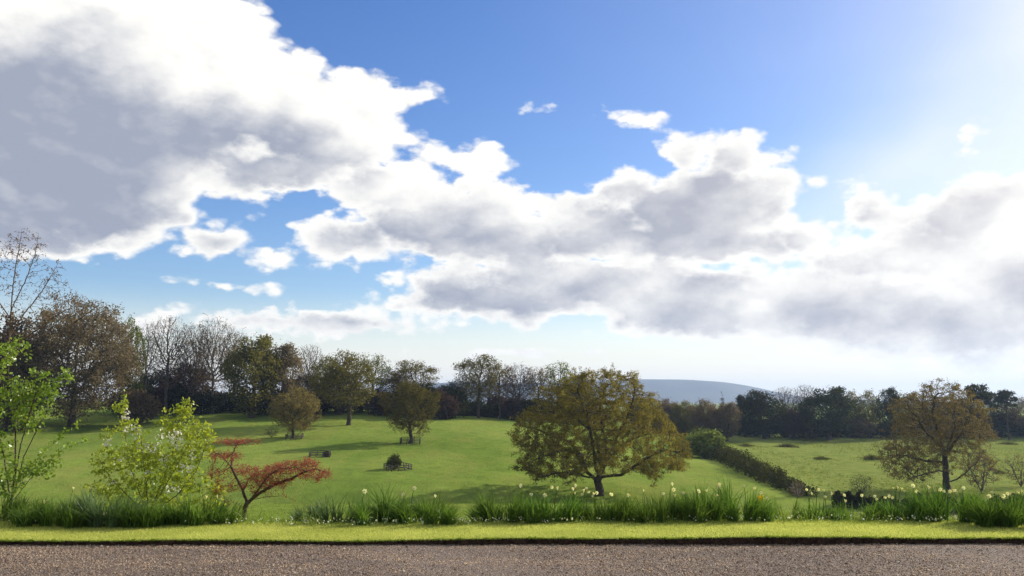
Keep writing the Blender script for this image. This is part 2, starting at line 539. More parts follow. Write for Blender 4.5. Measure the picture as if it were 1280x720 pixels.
def lawn_mat():
    m, g, out = new_mat('lawn_turf')
    tcn = g.n('ShaderNodeTexCoord')
    o = tcn.outputs['Object']
    n1 = g.noise(o, 1.5, 5, 0.65)
    n2 = g.noise(o, 40, 3, 0.7)
    c = g.mix(g.smooth(n1, 0.3, 0.7), (0.22, 0.25, 0.05, 1), (0.33, 0.35, 0.08, 1))
    c = g.mix(g.math('MULTIPLY', g.smooth(n2, 0.4, 0.7), 0.5), c, (0.075, 0.085, 0.02, 1))
    p = g.n('ShaderNodeBsdfDiffuse')
    g.link(c, p.inputs[0])
    g.link(p.outputs[0], out.inputs['Surface'])
    return m


M['pebble'] = pebble_mat()
M['gravel'] = gravel_mat()
M['meadow'] = meadow_mat()
M['lawn'] = lawn_mat()

# ---------------------------------------------------------------- terrain
CTRL_PX = [  # picture x, y and ground distance ahead
    (-250, 530, 165), (0, 528, 165), (100, 527, 165), (200, 522, 172), (300, 520, 174), (400, 517, 176), (480, 518, 178), (560, 524, 182), (640, 528, 186), (720, 532, 190), (800, 540, 195),
    (368, 549, 145), (440, 531, 163), (510, 554, 139), (495, 589, 109), (400, 572, 122), (560, 600, 101), (470, 612, 93), (750, 619, 95), (650, 565, 128), (600, 600, 101),
    (100, 580, 114), (200, 600, 102), (-150, 590, 108), (100, 555, 137), (250, 560, 132), (560, 646, 86), (700, 646, 86), (640, 646, 86), (450, 646, 86), (300, 646, 86), (100, 646, 86), (830, 646, 86),
    (860, 578, 137), (820, 592, 120), (1000, 622, 98), (940, 592, 125), (885, 572, 155),
    (1185, 613, 110), (1100, 602, 123), (1000, 582, 150), (950, 551, 225), (1100, 549, 235), (1280, 547, 235), (1250, 582, 150), (1450, 570, 180), (850, 553, 215), (1400, 610, 110), (1050, 566, 180),
]
cp = [tuple(at(*p)) for p in CTRL_PX]
for X in (-90, -60, -30, 0, 30, 60, 90):
    cp.append((X, 66, -10.6))
cp = np.array(cp)


def _rbf_phi(r2):
    return np.where(r2 > 1e-9, 0.5 * r2 * np.log(np.maximum(r2, 1e-9)), 0.0)


_n = len(cp)
_S = 100.0
_xy = cp[:, :2] / _S
_A = np.zeros((_n + 3, _n + 3))
_A[:_n, :_n] = _rbf_phi(((_xy[:, None] - _xy[None]) ** 2).sum(-1)) + np.eye(_n) * 0.003
_A[:_n, _n] = 1
_A[:_n, _n + 1:] = _xy
_A[_n:, :_n] = _A[:_n, _n:].T
_w = np.linalg.solve(_A, np.concatenate([cp[:, 2], np.zeros(3)]))


def sstep(x, a, b):
    t = np.clip((x - a) / (b - a), 0, 1)
    return t * t * (3 - 2 * t)


NEAR_Y = [-60, 11.3, 12.2, 13.5, 16, 22, 35, 50, 62, 72]
NEAR_Z = [-0.09, -0.09, -0.16, -0.62, -1.8, -4.2, -7.6, -9.6, -10.5, -10.7]


BROW_Y = [-60, 24, 32, 42, 52, 59, 64, 70, 76, 82]
BROW_Z = [-0.09, -1.80, -2.55, -3.60, -4.55, -5.25, -6.10, -7.9, -9.3, -9.9]


def ground_z(x, y):
    x, y = np.asarray(x, float), np.asarray(y, float)
    shp = np.broadcast(x, y).shape
    xx, yy = np.broadcast_to(x, shp).ravel(), np.broadcast_to(y, shp).ravel()
    xc, yc = np.clip(xx, -150, 170), np.clip(yy, 60, 250)
    q = np.stack([xc, yc], 1) / _S
    z = np.empty(len(q))
    for s in range(0, len(q), 20000):
        qq = q[s:s + 20000]
        z[s:s + 20000] = _rbf_phi(((qq[:, None] - _xy[None]) ** 2).sum(-1)) @ _w[:_n] + _w[_n] + qq @ _w[_n + 1:]
    near = np.interp(yy, NEAR_Y, NEAR_Z)
    # a gentle brow in the turf below the garden, fading out towards the hedge
    near = near + (np.interp(yy, BROW_Y, BROW_Z) - near) * sstep(xx / np.maximum(yy, 1.0), 0.33, 0.24) * sstep(yy, 14, 24)
    z = near + (z - near) * sstep(yy, 70, 84)
    z += (-11.0 - z) * sstep(np.hypot(xx, yy), 260, 520)
    return z.reshape(shp) if shp else float(z[0])


def gz(x, y):
    return float(ground_z(np.array([x]), np.array([y]))[0])


rs = np.random.RandomState(7)
ty = np.concatenate([np.linspace(-60, 8, 12), np.linspace(9.9, 24, 48), np.linspace(24.6, 80, 90), np.linspace(80.6, 260, 240), 260 + np.geomspace(4, 5600, 40)])
tx_h = np.concatenate([np.linspace(0, 130, 150), 130 + np.geomspace(3, 5400, 34)])
tx = np.concatenate([-tx_h[::-1], tx_h[1:]])
TX, TY = np.meshgrid(tx, ty)
TZ = ground_z(TX, TY)
bump = np.zeros_like(TZ)
for wl, am in ((37, 0.16), (17, 0.08), (8.5, 0.045), (4.2, 0.03)):
    for _ in range(4):
        a = rs.rand() * 6.283
        bump += am * 0.5 * np.sin((TX * math.cos(a) + TY * math.sin(a)) * 6.283 / (wl * (0.8 + 0.4 * rs.rand())) + rs.rand() * 6.28)
TZ = TZ + bump * sstep(TY, 70, 100)
ny, nx = TX.shape
idx = np.arange(nx * ny).reshape(ny, nx)
quads = np.stack([idx[:-1, :-1].ravel(), idx[:-1, 1:].ravel(), idx[1:, 1:].ravel(), idx[1:, :-1].ravel()], 1)
ground = obj('ground', mesh_np('ground', np.stack([TX.ravel(), TY.ravel(), TZ.ravel()], 1), [quads], [M['meadow']], smooth=True))
tag(ground, kind='structure')


def ridge(name, pts, Y, depth, base, mat):
    """a long hill: crest profile given in picture units at distance Y"""
    xs = np.linspace(pts[0][0], pts[-1][0], 160)
    crest = np.interp(xs, [p[0] for p in pts], [p[1] for p in pts])
    k = np.hanning(9)
    crest = np.convolve(np.pad(crest, 4, mode='edge'), k / k.sum(), 'valid')
    prof = np.array([(-1, 0.0), (-0.75, .06), (-0.5, .28), (-0.3, .6), (-0.14, .88), (0, 1.0), (0.25, .9), (0.6, .5), (1.0, 0)])
    V = []
    for px_, py_ in zip(xs, crest):
        p = at(px_, py_, Y)
        for dy, h in prof:
            V.append((p.x * (1 + dy * depth / Y * 0.15), Y + dy * depth, base + (p.z - base) * h + 3.0 * math.sin(px_ * .09 + dy * 9) * h * (1 - h) * 4))
    m = len(prof)
    F_ = [(i * m + j, (i + 1) * m + j, (i + 1) * m + j + 1, i * m + j + 1) for i in range(len(xs) - 1) for j in range(m - 1)]
    o = obj(name, mesh_np(name, V, [np.array(F_)], [mat], smooth=True))
    return tag(o, kind='structure')


ridge('hill', [(300, 497), (420, 488), (500, 483), (545, 479), (580, 477), (640, 480), (700, 477), (760, 474.5), (810, 474), (860, 474.5), (905, 477.5), (935, 482), (962, 488), (1000, 496), (1080, 500)], 4300, 750, -12, M['moor'])

# driveway: gravel sheet with loose stones, then the cut turf edge
gx = np.linspace(-30, 30, 120)


def edge_y(x):
    return 9.92 + 0.006 * x + 0.014 * np.sin(x * 1.7) + 0.010 * np.sin(x * 4.9 + 1)


yy = np.linspace(-8, 1, 40)
V = []
for xv in gx:
    e = float(edge_y(xv)) + 0.16
    for t in np.linspace(0, 1, 24):
        V.append((xv, -8 + (e + 8) * t, 0.004 * math.sin(xv * 1.1 + t * 9)))
idx = np.arange(len(V)).reshape(len(gx), 24)
qd = np.stack([idx[:-1, :-1].ravel(), idx[1:, :-1].ravel(), idx[1:, 1:].ravel(), idx[:-1, 1:].ravel()], 1)
driveway = tag(obj('driveway', mesh_np('driveway', V, [qd], [M['gravel']])), kind='structure')

NP_ = 170000
px_ = rs.uniform(-8.5, 8.5, NP_)
py_ = rs.uniform(6.6, 10.2, NP_)
keep = py_ < edge_y(px_) + 0.03
px_, py_ = px_[keep], py_[keep]
NP_ = len(px_)
sz = 0.0045 + 0.0065 * rs.rand(NP_) ** 2.4 + 0.009 * (rs.rand(NP_) > 0.988)
base = np.array([(1, 0, 0), (0, 1, 0), (-1, 0, 0), (0, -1, 0), (0, 0, 1)], float)
pv = base[None] * (0.75 + 0.5 * rs.rand(NP_, 5, 1))
pv[:, 4, :2] += rs.uniform(-.45, .45, (NP_, 2))
an = rs.rand(NP_) * 6.283
ca, sa = np.cos(an)[:, None], np.sin(an)[:, None]
pv = np.stack([pv[..., 0] * ca - pv[..., 1] * sa, pv[..., 0] * sa + pv[..., 1] * ca, pv[..., 2] * 0.8], -1) * sz[:, None, None]
pv[..., 0] += px_[:, None]
pv[..., 1] += py_[:, None]
pv[..., 2] += 0.003
f0 = np.array([(0, 1, 4), (1, 2, 4), (2, 3, 4), (3, 0, 4)])
pf = (f0[None] + 5 * np.arange(NP_)[:, None, None]).reshape(-1, 3)
gst = obj('gravel', mesh_np('gravel', pv.reshape(-1, 3), [pf], [M['pebble']]))
tag(gst, 'loose brown and grey gravel covering the driveway', 'gravel', kind='stuff')

# lawn slab: earth side facing the drive, turf on top
LX = np.linspace(-30, 30, 901)
ey = edge_y(LX) + 0.022 * np.sin(LX * 9.3) * np.sin(LX * 3.7) + 0.022 * rs.randn(901) * (np.abs(LX) < 10)
LZ = 0.066 + 0.012 * np.sin(LX * 0.6) + 0.008 * np.sin(LX * 1.9 + 2) + 0.0012 * LX
prof = [(-1, -0.06), (0, 0.0), (0.004, 0.5), (-0.004, 0.97), (0.03, 1.0), (0.3, 1.01), (0.6, 1.02), (0.95, 1.0), (1.35, 0.9), (1.65, 0.35), (2.05, -3.6), (2.45, -4.9)]
V, Fq, mi = [], [], []
k = len(prof)
for i in range(901):
    for j, (dy, h) in enumerate(prof):
        y = ey[i] + (0.02 if j == 0 else dy)
        z = -0.06 if j == 0 else LZ[i] * h
        if 1 <= j <= 3:
            y += 0.012 * math.sin(LX[i] * 31 + j * 2.1) + 0.01 * math.sin(LX[i] * 77 + j)
        V.append((LX[i], y, z))
for i in range(900):
    for j in range(k - 1):
        Fq.append((i * k + j, (i + 1) * k + j, (i + 1) * k + j + 1, i * k + j + 1))
        mi.append(1 if j < 3 else 0)
lawn = tag(obj('lawn', mesh_np('lawn', V, [np.array(Fq)], [M['lawn'], M['earth']], [np.array(mi)])), kind='structure')
LP_Y = [p[0] for p in prof[4:]]
LP_H = [p[1] for p in prof[4:]]


def lawn_z(x, y):
    lz = np.interp(x, LX, LZ)
    return lz * np.interp(y - edge_y(x), LP_Y, LP_H)


def surf_z(x, y):
    """lawn or field, whichever is on top"""
    return max(float(lawn_z(x, y)) if y < edge_y(x) + 2.4 else -99, gz(x, y))


# ---------------------------------------------------------------- plant building blocks
def unit(v):
    return v / np.maximum(np.linalg.norm(v, axis=-1, keepdims=True), 1e-9)


def blades(rng, base, h, w, lean, az_, segs=2, droop=0.5):
    """grass or strap leaves; base (N,3), h, w, lean (tip offset as share of h), az_ lean direction"""
    n = len(base)
    ts = np.linspace(0, 1, segs + 1)
    d = np.stack([np.cos(az_), np.sin(az_), np.zeros(n)], 1)
    fa = rng.rand(n) * 6.283
    s = np.stack([np.cos(fa), np.sin(fa), np.zeros(n)], 1)
    V = []
    for t in ts:
        c = base + d * (h * lean * t ** 1.8)[:, None]
        c[:, 2] += h * (t - droop * np.clip(lean, 0, 1.5) * 0.5 * t ** 2.6)
        wt = w * (1 - t ** 2.2) * (0.75 + 0.25 * min(1, t * 4))
        if t < 1:
            V += [c - s * wt[:, None] / 2, c + s * wt[:, None] / 2]
        else:
            V.append(c)
    k = len(V)
    V = np.stack(V, 1).reshape(-1, 3)
    b = (np.arange(n) * k)[:, None]
    q = [b + np.array([[2 * i, 2 * i + 1, 2 * i + 3, 2 * i + 2]]) for i in range(segs - 1)]
    tri = b + np.array([[k - 3, k - 2, k - 1]])
    return V, (np.concatenate(q) if q else np.zeros((0, 4), int)), tri


def blade_mesh(name, parts, mat):
    V, Q, T, off = [], [], [], 0
    for v, q, t in parts:
        V.append(v)
        if len(q):
            Q.append(q + off)
        T.append(t + off)
        off += len(v)
    fs = ([np.concatenate(Q)] if Q else []) + [np.concatenate(T)]
    return mesh_np(name, np.concatenate(V), fs, [mat])


def leaf_quads(rng, c, size, aspect=0.62, flat=0.0, fold=0.0):
    """one pointed leaf (diamond) per point"""
    n = len(c)
    a = unit(rng.randn(n, 3) * np.array([1, 1, 1 - flat]))
    b = unit(np.cross(a, rng.randn(n, 3) * np.array([1 - flat * 0.9, 1 - flat * 0.9, 1])))
    if flat:
        b = unit(np.cross(a, np.cross(a, rng.randn(n, 3) * 0.5 + np.array([0, 0, 1.0]))) * -1)
        b = unit(np.cross(b, a))
    L = (size * (0.6 + 0.8 * rng.rand(n)))[:, None]
    V = np.stack([c - a * L / 2, c + b * L * aspect / 2, c + a * L / 2, c - b * L * aspect / 2], 1).reshape(-1, 3)
    Fq = np.arange(4 * n).reshape(n, 4)
    return V, Fq


def colonize(rng, att, trunk, step, dk, jitter=0.25, up=0.05, maxit=220, gnarl=0.0):
    """space colonisation from a trunk polyline [(pos, parent)] to the attractor points"""
    P = [np.array(p, float) for p, _ in trunk]
    par = [q for _, q in trunk]
    att = np.array(att, float)
    N0 = np.array(P)
    d = np.linalg.norm(att[:, None] - N0[None], axis=-1)
    ni = d.argmin(1)
    nd = d.min(1)
    kids = {}
    alive = np.ones(len(att), bool)
    for it in range(maxit):
        alive &= nd > dk
        ids = np.where(alive)[0]
        if len(ids) == 0:
            break
        src, inv = np.unique(ni[ids], return_inverse=True)
        Pa = np.array(P)
        dv = unit(att[ids] - Pa[ni[ids]])
        acc = np.zeros((len(src), 3))
        np.add.at(acc, inv, dv)
        acc = unit(acc) + rng.randn(len(src), 3) * jitter + np.array([0, 0, up])
        if gnarl:
            acc += gnarl * np.sin(Pa[src] * 2.1 + np.array([0, 2, 4]))
        acc = unit(acc)
        newp, newi = [], []
        for s_, dirn in zip(src, acc):
            if kids.get(s_, 0) >= 3:
                alive[ids[ni[ids] == s_]] = False
                continue
            kids[s_] = kids.get(s_, 0) + 1
            newp.append(P[s_] + dirn * step)
            par.append(int(s_))
            newi.append(len(P))
            P.append(newp[-1])
        if not newp:
            break
        newp = np.array(newp)
        newi = np.array(newi)
        ids = np.where(alive)[0]
        for s0 in range(0, len(ids), 2000):
            ii = ids[s0:s0 + 2000]
            dd = ((att[ii][:, None] - newp[None]) ** 2).sum(-1)
            j = dd.argmin(1)
            m = np.sqrt(dd[np.arange(len(ii)), j])
            b = m < nd[ii]
            nd[ii[b]] = m[b]
            ni[ii[b]] = newi[j[b]]
    return np.array(P), np.array(par)


def branch_radii(par, r_tip, r_root, p_min=1.7):
    n = len(par)
    cnt = np.zeros(n)
    haschild = np.zeros(n, bool)
    haschild[par[par >= 0]] = True
    cnt[~haschild] = 1
    main = np.full(n, -1)
    best = np.zeros(n)
    for i in range(n - 1, 0, -1):
        p = par[i]
        if p >= 0:
            cnt[p] += cnt[i]
    for i in range(n - 1, 0, -1):
        p = par[i]
        if p >= 0 and cnt[i] > best[p]:
            best[p] = cnt[i]
            main[p] = i
    ex = math.log(r_root / r_tip) / math.log(max(cnt[0], 2))
    return r_tip * cnt ** ex, main, cnt


def tubes(P, par, r, main, sel, k, flare=0.0):
    """swept rings along the selected nodes' edges to their parents"""
    n = len(P)
    ids = np.where(sel & (par >= 0))[0]
    if len(ids) == 0:
        return np.zeros((0, 3)), np.zeros((0, 4), int)
    tin = np.zeros((n, 3))
    h = par >= 0
    tin[h] = P[h] - P[par[h]]
    tin[~h] = (0, 0, 1)
    tin = unit(tin)
    tan = tin.copy()
    mm = main >= 0
    tan[mm] = unit(tin[mm] + unit(P[main[mm]] - P[mm]))
    ref = np.array([0.31, 0.87, 0.13])
    ang_ = np.arange(k) * 2 * math.pi / k

    def ring(c, t, rad):
        u = unit(np.cross(t, ref))
        v = np.cross(t, u)
        return c[:, None] + rad[:, None, None] * (u[:, None] * np.cos(ang_)[None, :, None] + v[:, None] * np.sin(ang_)[None, :, None])
    top = ring(P[ids], tan[ids], r[ids])
    pp = par[ids]
    ismain = main[pp] == ids
    bt = np.where(ismain[:, None], tan[pp], tin[ids])
    br = np.where(ismain, r[pp], np.minimum(r[pp], r[ids] * 1.15))
    bot = ring(P[pp], bt, br)
    V = np.concatenate([bot, top], 1).reshape(-1, 3)
    b = (np.arange(len(ids)) * 2 * k)[:, None]
    j = np.arange(k)
    j2 = (j + 1) % k
    q = np.stack([j, j2, j2 + k, j + k], 1)
    Q = (b[:, :, None] + q[None]).reshape(-1, 4)
    return V, Q


def in_ell(rng, n, c, r, shell=0.0):
    d = unit(rng.randn(n, 3))
    u = (shell ** 3 + (1 - shell ** 3) * rng.rand(n)) ** (1 / 3)
    return np.array(c) + d * u[:, None] * np.array(r)


def poly_points(rng, poly, n, dmax, clump=60, clump_r=1.2):
    """points in the body whose outline is poly [(x,z)], rounded in depth; gathered in clumps"""
    poly = np.array(poly, float)
    lo, hi = poly.min(0), poly.max(0)

    def inside(q):
        x, z = q[:, 0], q[:, 1]
        r_ = np.zeros(len(q), bool)
        j = len(poly) - 1
        for i in range(len(poly)):
            xi, zi = poly[i]
            xj, zj = poly[j]
            c_ = ((zi > z) != (zj > z)) & (x < (xj - xi) * (z - zi) / (zj - zi + 1e-12) + xi)
            r_ ^= c_
            j = i
        return r_
    q = rng.uniform(lo, hi, (n * 6, 2))
    q = q[inside(q)]
    xm = (lo[0] + hi[0]) / 2
    # local half width at this height sets the depth
    hw = (hi[0] - lo[0]) / 2
    zz = np.linspace(lo[1], hi[1], 24)
    wz = []
    for z in zz:
        xs = np.linspace(lo[0], hi[0], 120)
        ii = inside(np.stack([xs, np.full(120, z)], 1))
        wz.append((xs[ii].min(), xs[ii].max()) if ii.any() else (xm, xm))
    wz = np.array(wz)
    l_ = np.interp(q[:, 1], zz, wz[:, 0])
    r_ = np.interp(q[:, 1], zz, wz[:, 1])
    half = np.maximum((r_ - l_) / 2, 0.01)
    t = np.clip((q[:, 0] - (l_ + r_) / 2) / half, -1, 1)
    dm = np.sqrt(1 - t ** 2) * half * dmax
    u = rng.uniform(-1, 1, len(q))
    y = np.sign(u) * np.abs(u) ** 0.8 * dm
    pts = np.stack([q[:, 0], y, q[:, 1]], 1)
    if clump:
        cen = pts[rng.choice(len(pts), clump)]
        i = rng.randint(0, clump, n)
        c = cen[i] + rng.randn(n, 3) * clump_r * 0.5
        k_ = n // 3
        c[:k_] = pts[rng.choice(len(pts), k_)]
        rim = poly[rng.randint(0, len(poly), n // 8)]
        nx_ = np.roll(poly, -1, 0)
        ri = rng.randint(0, len(poly), n // 8)
        tt = rng.rand(n // 8, 1)
        rim = poly[ri] * (1 - tt) + nx_[ri] * tt
        rim = rim + (poly.mean(0) - rim) * rng.rand(n // 8, 1) * 0.10
        c[k_:k_ + n // 8] = np.stack([rim[:, 0], rng.randn(n // 8) * 1.1, rim[:, 1]], 1)
        return c
    return pts[rng.choice(len(pts), min(n, len(pts)), replace=False)]


def tree_meshes(name, seed, att, trunk, step, dk, r_tip, r_root, leaf, leaf_n, spread, thick=0.07, jitter=0.25, up=0.05,
                gnarl=0.0, flat=0.0, aspect=0.7, leaf_cnt=3, ktrunk=7, cluster=0.75):
    """returns (trunk mesh, crown mesh); crown slots: 0 leaf, 1 twig"""
    rng = np.random.RandomState(seed)
    P, par = colonize(rng, att, trunk, step, dk, jitter, up, gnarl=gnarl)
    r, main, cnt = branch_radii(par, r_tip, r_root)
    z0 = P[0][2]
    fl = np.exp(-np.clip(P[:, 2] - z0, 0, None) / (r_root * 2.2))
    r = r * (1 + 0.55 * fl * (cnt > cnt[0] * 0.6))
    sel = r > thick
    tv, tq = tubes(P, par, r, main, sel, ktrunk)
    sel2 = ~sel
    wv, wq = tubes(P, par, r, main, sel2, 3)
    tips = np.where(cnt <= leaf_cnt)[0]
    n = int(leaf_n * len(tips))
    cell = np.floor(P[tips] / (leaf * 5.0)).astype(int)
    hsh = (cell[:, 0] * 73856093 ^ cell[:, 1] * 19349663 ^ cell[:, 2] * 83492791) % 9973
    wt = np.exp(cluster * np.random.RandomState(seed + 1).randn(9973)[hsh])
    ii = tips[rng.choice(len(tips), n, p=wt / wt.sum())]
    c = P[ii] + rng.randn(n, 3) * spread * np.array([1, 1, 0.75])
    lv, lq = leaf_quads(rng, c, leaf, aspect, flat)
    tm = mesh_np(name + '_trunk', tv, [tq], [M['bark']], smooth=True)
    cv = np.concatenate([lv, wv])
    cm = mesh_np(name + '_crown', cv, [np.concatenate([lq, wq + len(lv)])], [M['olive_leaf'], M['bark']],
                 [np.concatenate([np.zeros(len(lq)), np.ones(len(wq))])])
    return tm, cm


def line_trunk(pts, seg=0.5, rng=None, wob=0.0):
    """list of polylines; the first starts at the root, later ones start at (index into the first list)"""
    out = []
    for li, pl in enumerate(pts):
        if li == 0:
            prev = -1
            start = np.array(pl[0], float)
            out.append((start, -1))
            prev = 0
            rest = pl[1:]
        else:
            s = np.array(pl[0], float)
            dists = [np.linalg.norm(np.array(o[0]) - s) for o in out]
            prev = int(np.argmin(dists))
            rest = pl[1:]
        cur = np.array(out[prev][0])
        for q in rest:
            q = np.array(q, float)
            n = max(1, int(np.linalg.norm(q - cur) / seg))
            s = cur.copy()
            for i in range(1, n + 1):
                p = s + (q - s) * i / n
                if rng is not None and i < n:
                    p = p + rng.randn(3) * wob
                out.append((p, prev))
                prev = len(out) - 1
            cur = q
    return out


def make_tree(name, meshes, loc, rotz, scale, mats, label, cat='tree', group=None, bark=None):
    e = obj(name, None, loc=loc, rot=(0, 0, rotz), scale=scale)
    e.empty_display_size = 0.5
    t = obj('trunk', meshes[0], e)
    c = obj('crown', meshes[1], e)
    bk = M[bark or 'bark']
    set_mats(t, [bk])
    set_mats(c, [mats, bk])
    tag(e, label, cat, group)
    return e


# ---------------------------------------------------------------- tree kinds (metres)
def crown_tree(name, seed, H, W, bole, n_att, step, leaf, leaf_n, spread, r_root, r_tip=0.025, clumps=40, shape='round', loose=3, **kw):
    rng = np.random.RandomState(seed)
    cz = bole + (H - bole) * 0.52
    cen = in_ell(rng, clumps, (0, 0, cz), (W / 2 * 0.86, W / 2 * 0.86, (H - bole) / 2 * 0.9), 0.45)
    if shape == 'vase':
        f = (cen[:, 2] - bole) / (H - bole)
        cen[:, :2] *= (0.45 + 0.75 * f)[:, None]
    if shape == 'tall':
        f = (cen[:, 2] - bole) / (H - bole)
        cen[:, :2] *= (0.75 + 0.35 * f)[:, None]
    i = rng.randint(0, clumps, n_att)
    cr = min(W, H) * 0.075
    att = cen[i] + rng.randn(n_att, 3) * cr * np.array([1, 1, 0.8])
    a2 = in_ell(rng, n_att // loose, (0, 0, cz), (W / 2, W / 2, (H - bole) / 2), 0.3)
    att = np.concatenate([att, a2])
    trunk = line_trunk([[(0, 0, -0.3), (rng.randn() * .15, rng.randn() * .15, bole * 0.6), (rng.randn() * .3, rng.randn() * .3, bole * 1.1 + (H - bole) * 0.25)]], step, rng, 0.04)
    return tree_meshes(name, seed, att, trunk, step, step * 1.1, r_tip, r_root, leaf, leaf_n, spread, **kw)


T = {}
T['leafy_a'] = crown_tree('leafy_a', 11, 18, 13, 3.0, 900, 0.7, 0.36, 15, 0.55, 0.42, leaf_cnt=4)
T['leafy_b'] = crown_tree('leafy_b', 12, 17, 11, 2.2, 800, 0.7, 0.36, 15, 0.55, 0.40, leaf_cnt=4, shape='tall')
T['leafy_c'] = crown_tree('leafy_c', 13, 19, 12, 4.5, 900, 0.65, 0.32, 12, 0.5, 0.36, leaf_cnt=4, shape='vase', clumps=34)
T['dense_a'] = crown_tree('dense_a', 14, 20, 19, 1.2, 2600, 0.62, 0.28, 20, 0.50, 0.5, r_tip=0.03, leaf_cnt=5, clumps=110)
T['dense_b'] = crown_tree('dense_b', 15, 15, 12, 0.8, 900, 0.7, 0.36, 28, 0.6, 0.4, leaf_cnt=5, clumps=45)
T['dense_c'] = crown_tree('dense_c', 16, 15, 9, 0.8, 800, 0.7, 0.36, 28, 0.55, 0.4, leaf_cnt=5, clumps=32, shape='tall')
T['bare_a'] = crown_tree('bare_a', 17, 20, 12, 5, 2600, 0.5, 0.20, 1.6, 0.3, 0.36, r_tip=0.032, clumps=70, shape='vase', thick=0.08)
T['bare_b'] = crown_tree('bare_b', 18, 19, 9, 5, 2200, 0.5, 0.20, 1.6, 0.3, 0.34, r_tip=0.032, clumps=60, shape='tall', thick=0.08)
T['bare_c'] = crown_tree('bare_c', 27, 19, 14, 3.2, 2800, 0.5, 0.22, 2.4, 0.35, 0.34, r_tip=0.034, clumps=50, shape='tall', thick=0.08, gnarl=0.15)
T['sparse_a'] = crown_tree('sparse_a', 19, 18, 10, 6, 900, 0.6, 0.34, 5.0, 0.38, 0.32, r_tip=0.03, clumps=26, shape='vase', leaf_cnt=3)
T['park_a'] = crown_tree('park_a', 20, 9.0, 8.6, 1.1, 1700, 0.34, 0.18, 17, 0.24, 0.26, r_tip=0.014, clumps=44, leaf_cnt=3, thick=0.05, gnarl=.2, loose=8)
T['park_b'] = crown_tree('park_b', 21, 9.6, 9.6, 1.2, 1800, 0.34, 0.18, 17, 0.22, 0.28, r_tip=0.014, clumps=34, leaf_cnt=3, thick=0.05, gnarl=.2, flat=0.3, loose=9)


def shrub(name, seed, H, W, n_att, step, leaf, leaf_n, spread, stems=7, r=0.06, **kw):
    rng = np.random.RandomState(seed)
    att = in_ell(rng, n_att, (0, 0, H * 0.52), (W / 2, W / 2, H * 0.48), 0.35)
    lines = [[(0, 0, -0.1), (0, 0, H * 0.12)]]
    for i in range(stems):
        a = 6.283 * i / stems + rng.rand()
        lines.append([(0, 0, 0.0), (math.cos(a) * W * .2, math.sin(a) * W * .2, H * (0.3 + .25 * rng.rand()))])
    return tree_meshes(name, seed, att, line_trunk(lines, step, rng, 0.02), step, step * 1.1, r * 0.2, r, leaf, leaf_n, spread, thick=r * 0.5, ktrunk=5, **kw)


T['shrub_a'] = shrub('shrub_a', 31, 4.5, 6.0, 420, 0.45, 0.36, 16, 0.38, r=0.12, leaf_cnt=4)
T['shrub_b'] = shrub('shrub_b', 32, 4.0, 5.0, 360, 0.45, 0.36, 14, 0.36, r=0.12, leaf_cnt=4)
T['shrub_bare'] = shrub('shrub_bare', 33, 2.6, 3.0, 700, 0.2, 0.10, 1.5, 0.12, r=0.06)


def conifer(name, seed, H, W):
    rng = np.random.RandomState(seed)
    lines = [[(0, 0, -0.3), (0, 0, H)]]
    tr = line_trunk(lines, 0.5, rng, 0.02)
    att = []
    n = 900
    h = 1 - np.sqrt(rng.rand(n))
    z = 0.8 + h * (H - 0.8)
    a = rng.rand(n) * 6.283
    tier = (np.sin(z * 4.2) * 0.22 + 0.9)
    rr = (1 - h) * W / 2 * tier * rng.rand(n) ** 0.4
    att = np.stack([np.cos(a) * rr, np.sin(a) * rr, z - rr * 0.25], 1)
    return tree_meshes(name, seed, att, tr, 0.5, 0.5, 0.02, 0.24, 0.40, 12, 0.26, up=-0.1, leaf_cnt=4, flat=0.4)


def pine(name, seed, H, W):
    rng = np.random.RandomState(seed)
    tr = line_trunk([[(0, 0, -0.3), (0.3, 0.1, H * .5), (0.1, 0, H * .82)]], 0.5, rng, 0.03)
    cs = [(0, 0, H * .93, W * .36, H * .07), (W * .2, .4, H * .85, W * .27, H * .05), (-W * .22, -.5, H * .82, W * .26, H * .05), (W * .05, .8, H * .76, W * .3, H * .045), (-.1 * W, -.8, H * .70, W * .26, H * .04)]
    att = np.concatenate([in_ell(rng, 110, c[:3], (c[3], c[3], c[4])) for c in cs])
    return tree_meshes(name, seed, att, tr, 0.5, 0.5, 0.03, 0.28, 0.42, 16, 0.34, leaf_cnt=3)


T['conifer'] = conifer('conifer', 41, 16, 6.5)
T['pine'] = pine('pine', 42, 17, 9)
TH = {'leafy_a': (18, 13), 'leafy_b': (17, 11), 'leafy_c': (19, 12), 'dense_a': (20, 19), 'dense_b': (15, 12), 'dense_c': (15, 9), 'bare_a': (20, 12), 'bare_b': (19, 9), 'sparse_a': (18, 10), 'bare_c': (19, 14),
      'park_a': (9, 8.6), 'park_b': (9.6, 9.6), 'shrub_a': (4.5, 6), 'shrub_b': (4, 5), 'shrub_bare': (2.6, 3), 'conifer': (16, 6.5), 'pine': (17, 9)}

prng = random.Random(5)


def plant(name, kind, px, Y, top, wpx, mat, label, group=None, bark=None, cat='tree', rot=None, sink=0.0):
    """stand a tree of this kind at distance Y so that it reaches picture height top and is wpx wide"""
    p = at(px, 500, Y)
    z = gz(p.x, Y) - sink
    h = at(px, top, Y).z - z
    w = wpx / F * Y
    H, W = TH[kind]
    return make_tree(name, T[kind], (p.x, Y, z), prng.random() * 6.28 if rot is None else rot, (w / W, w / W, h / H), M[mat], label, cat, group, bark)


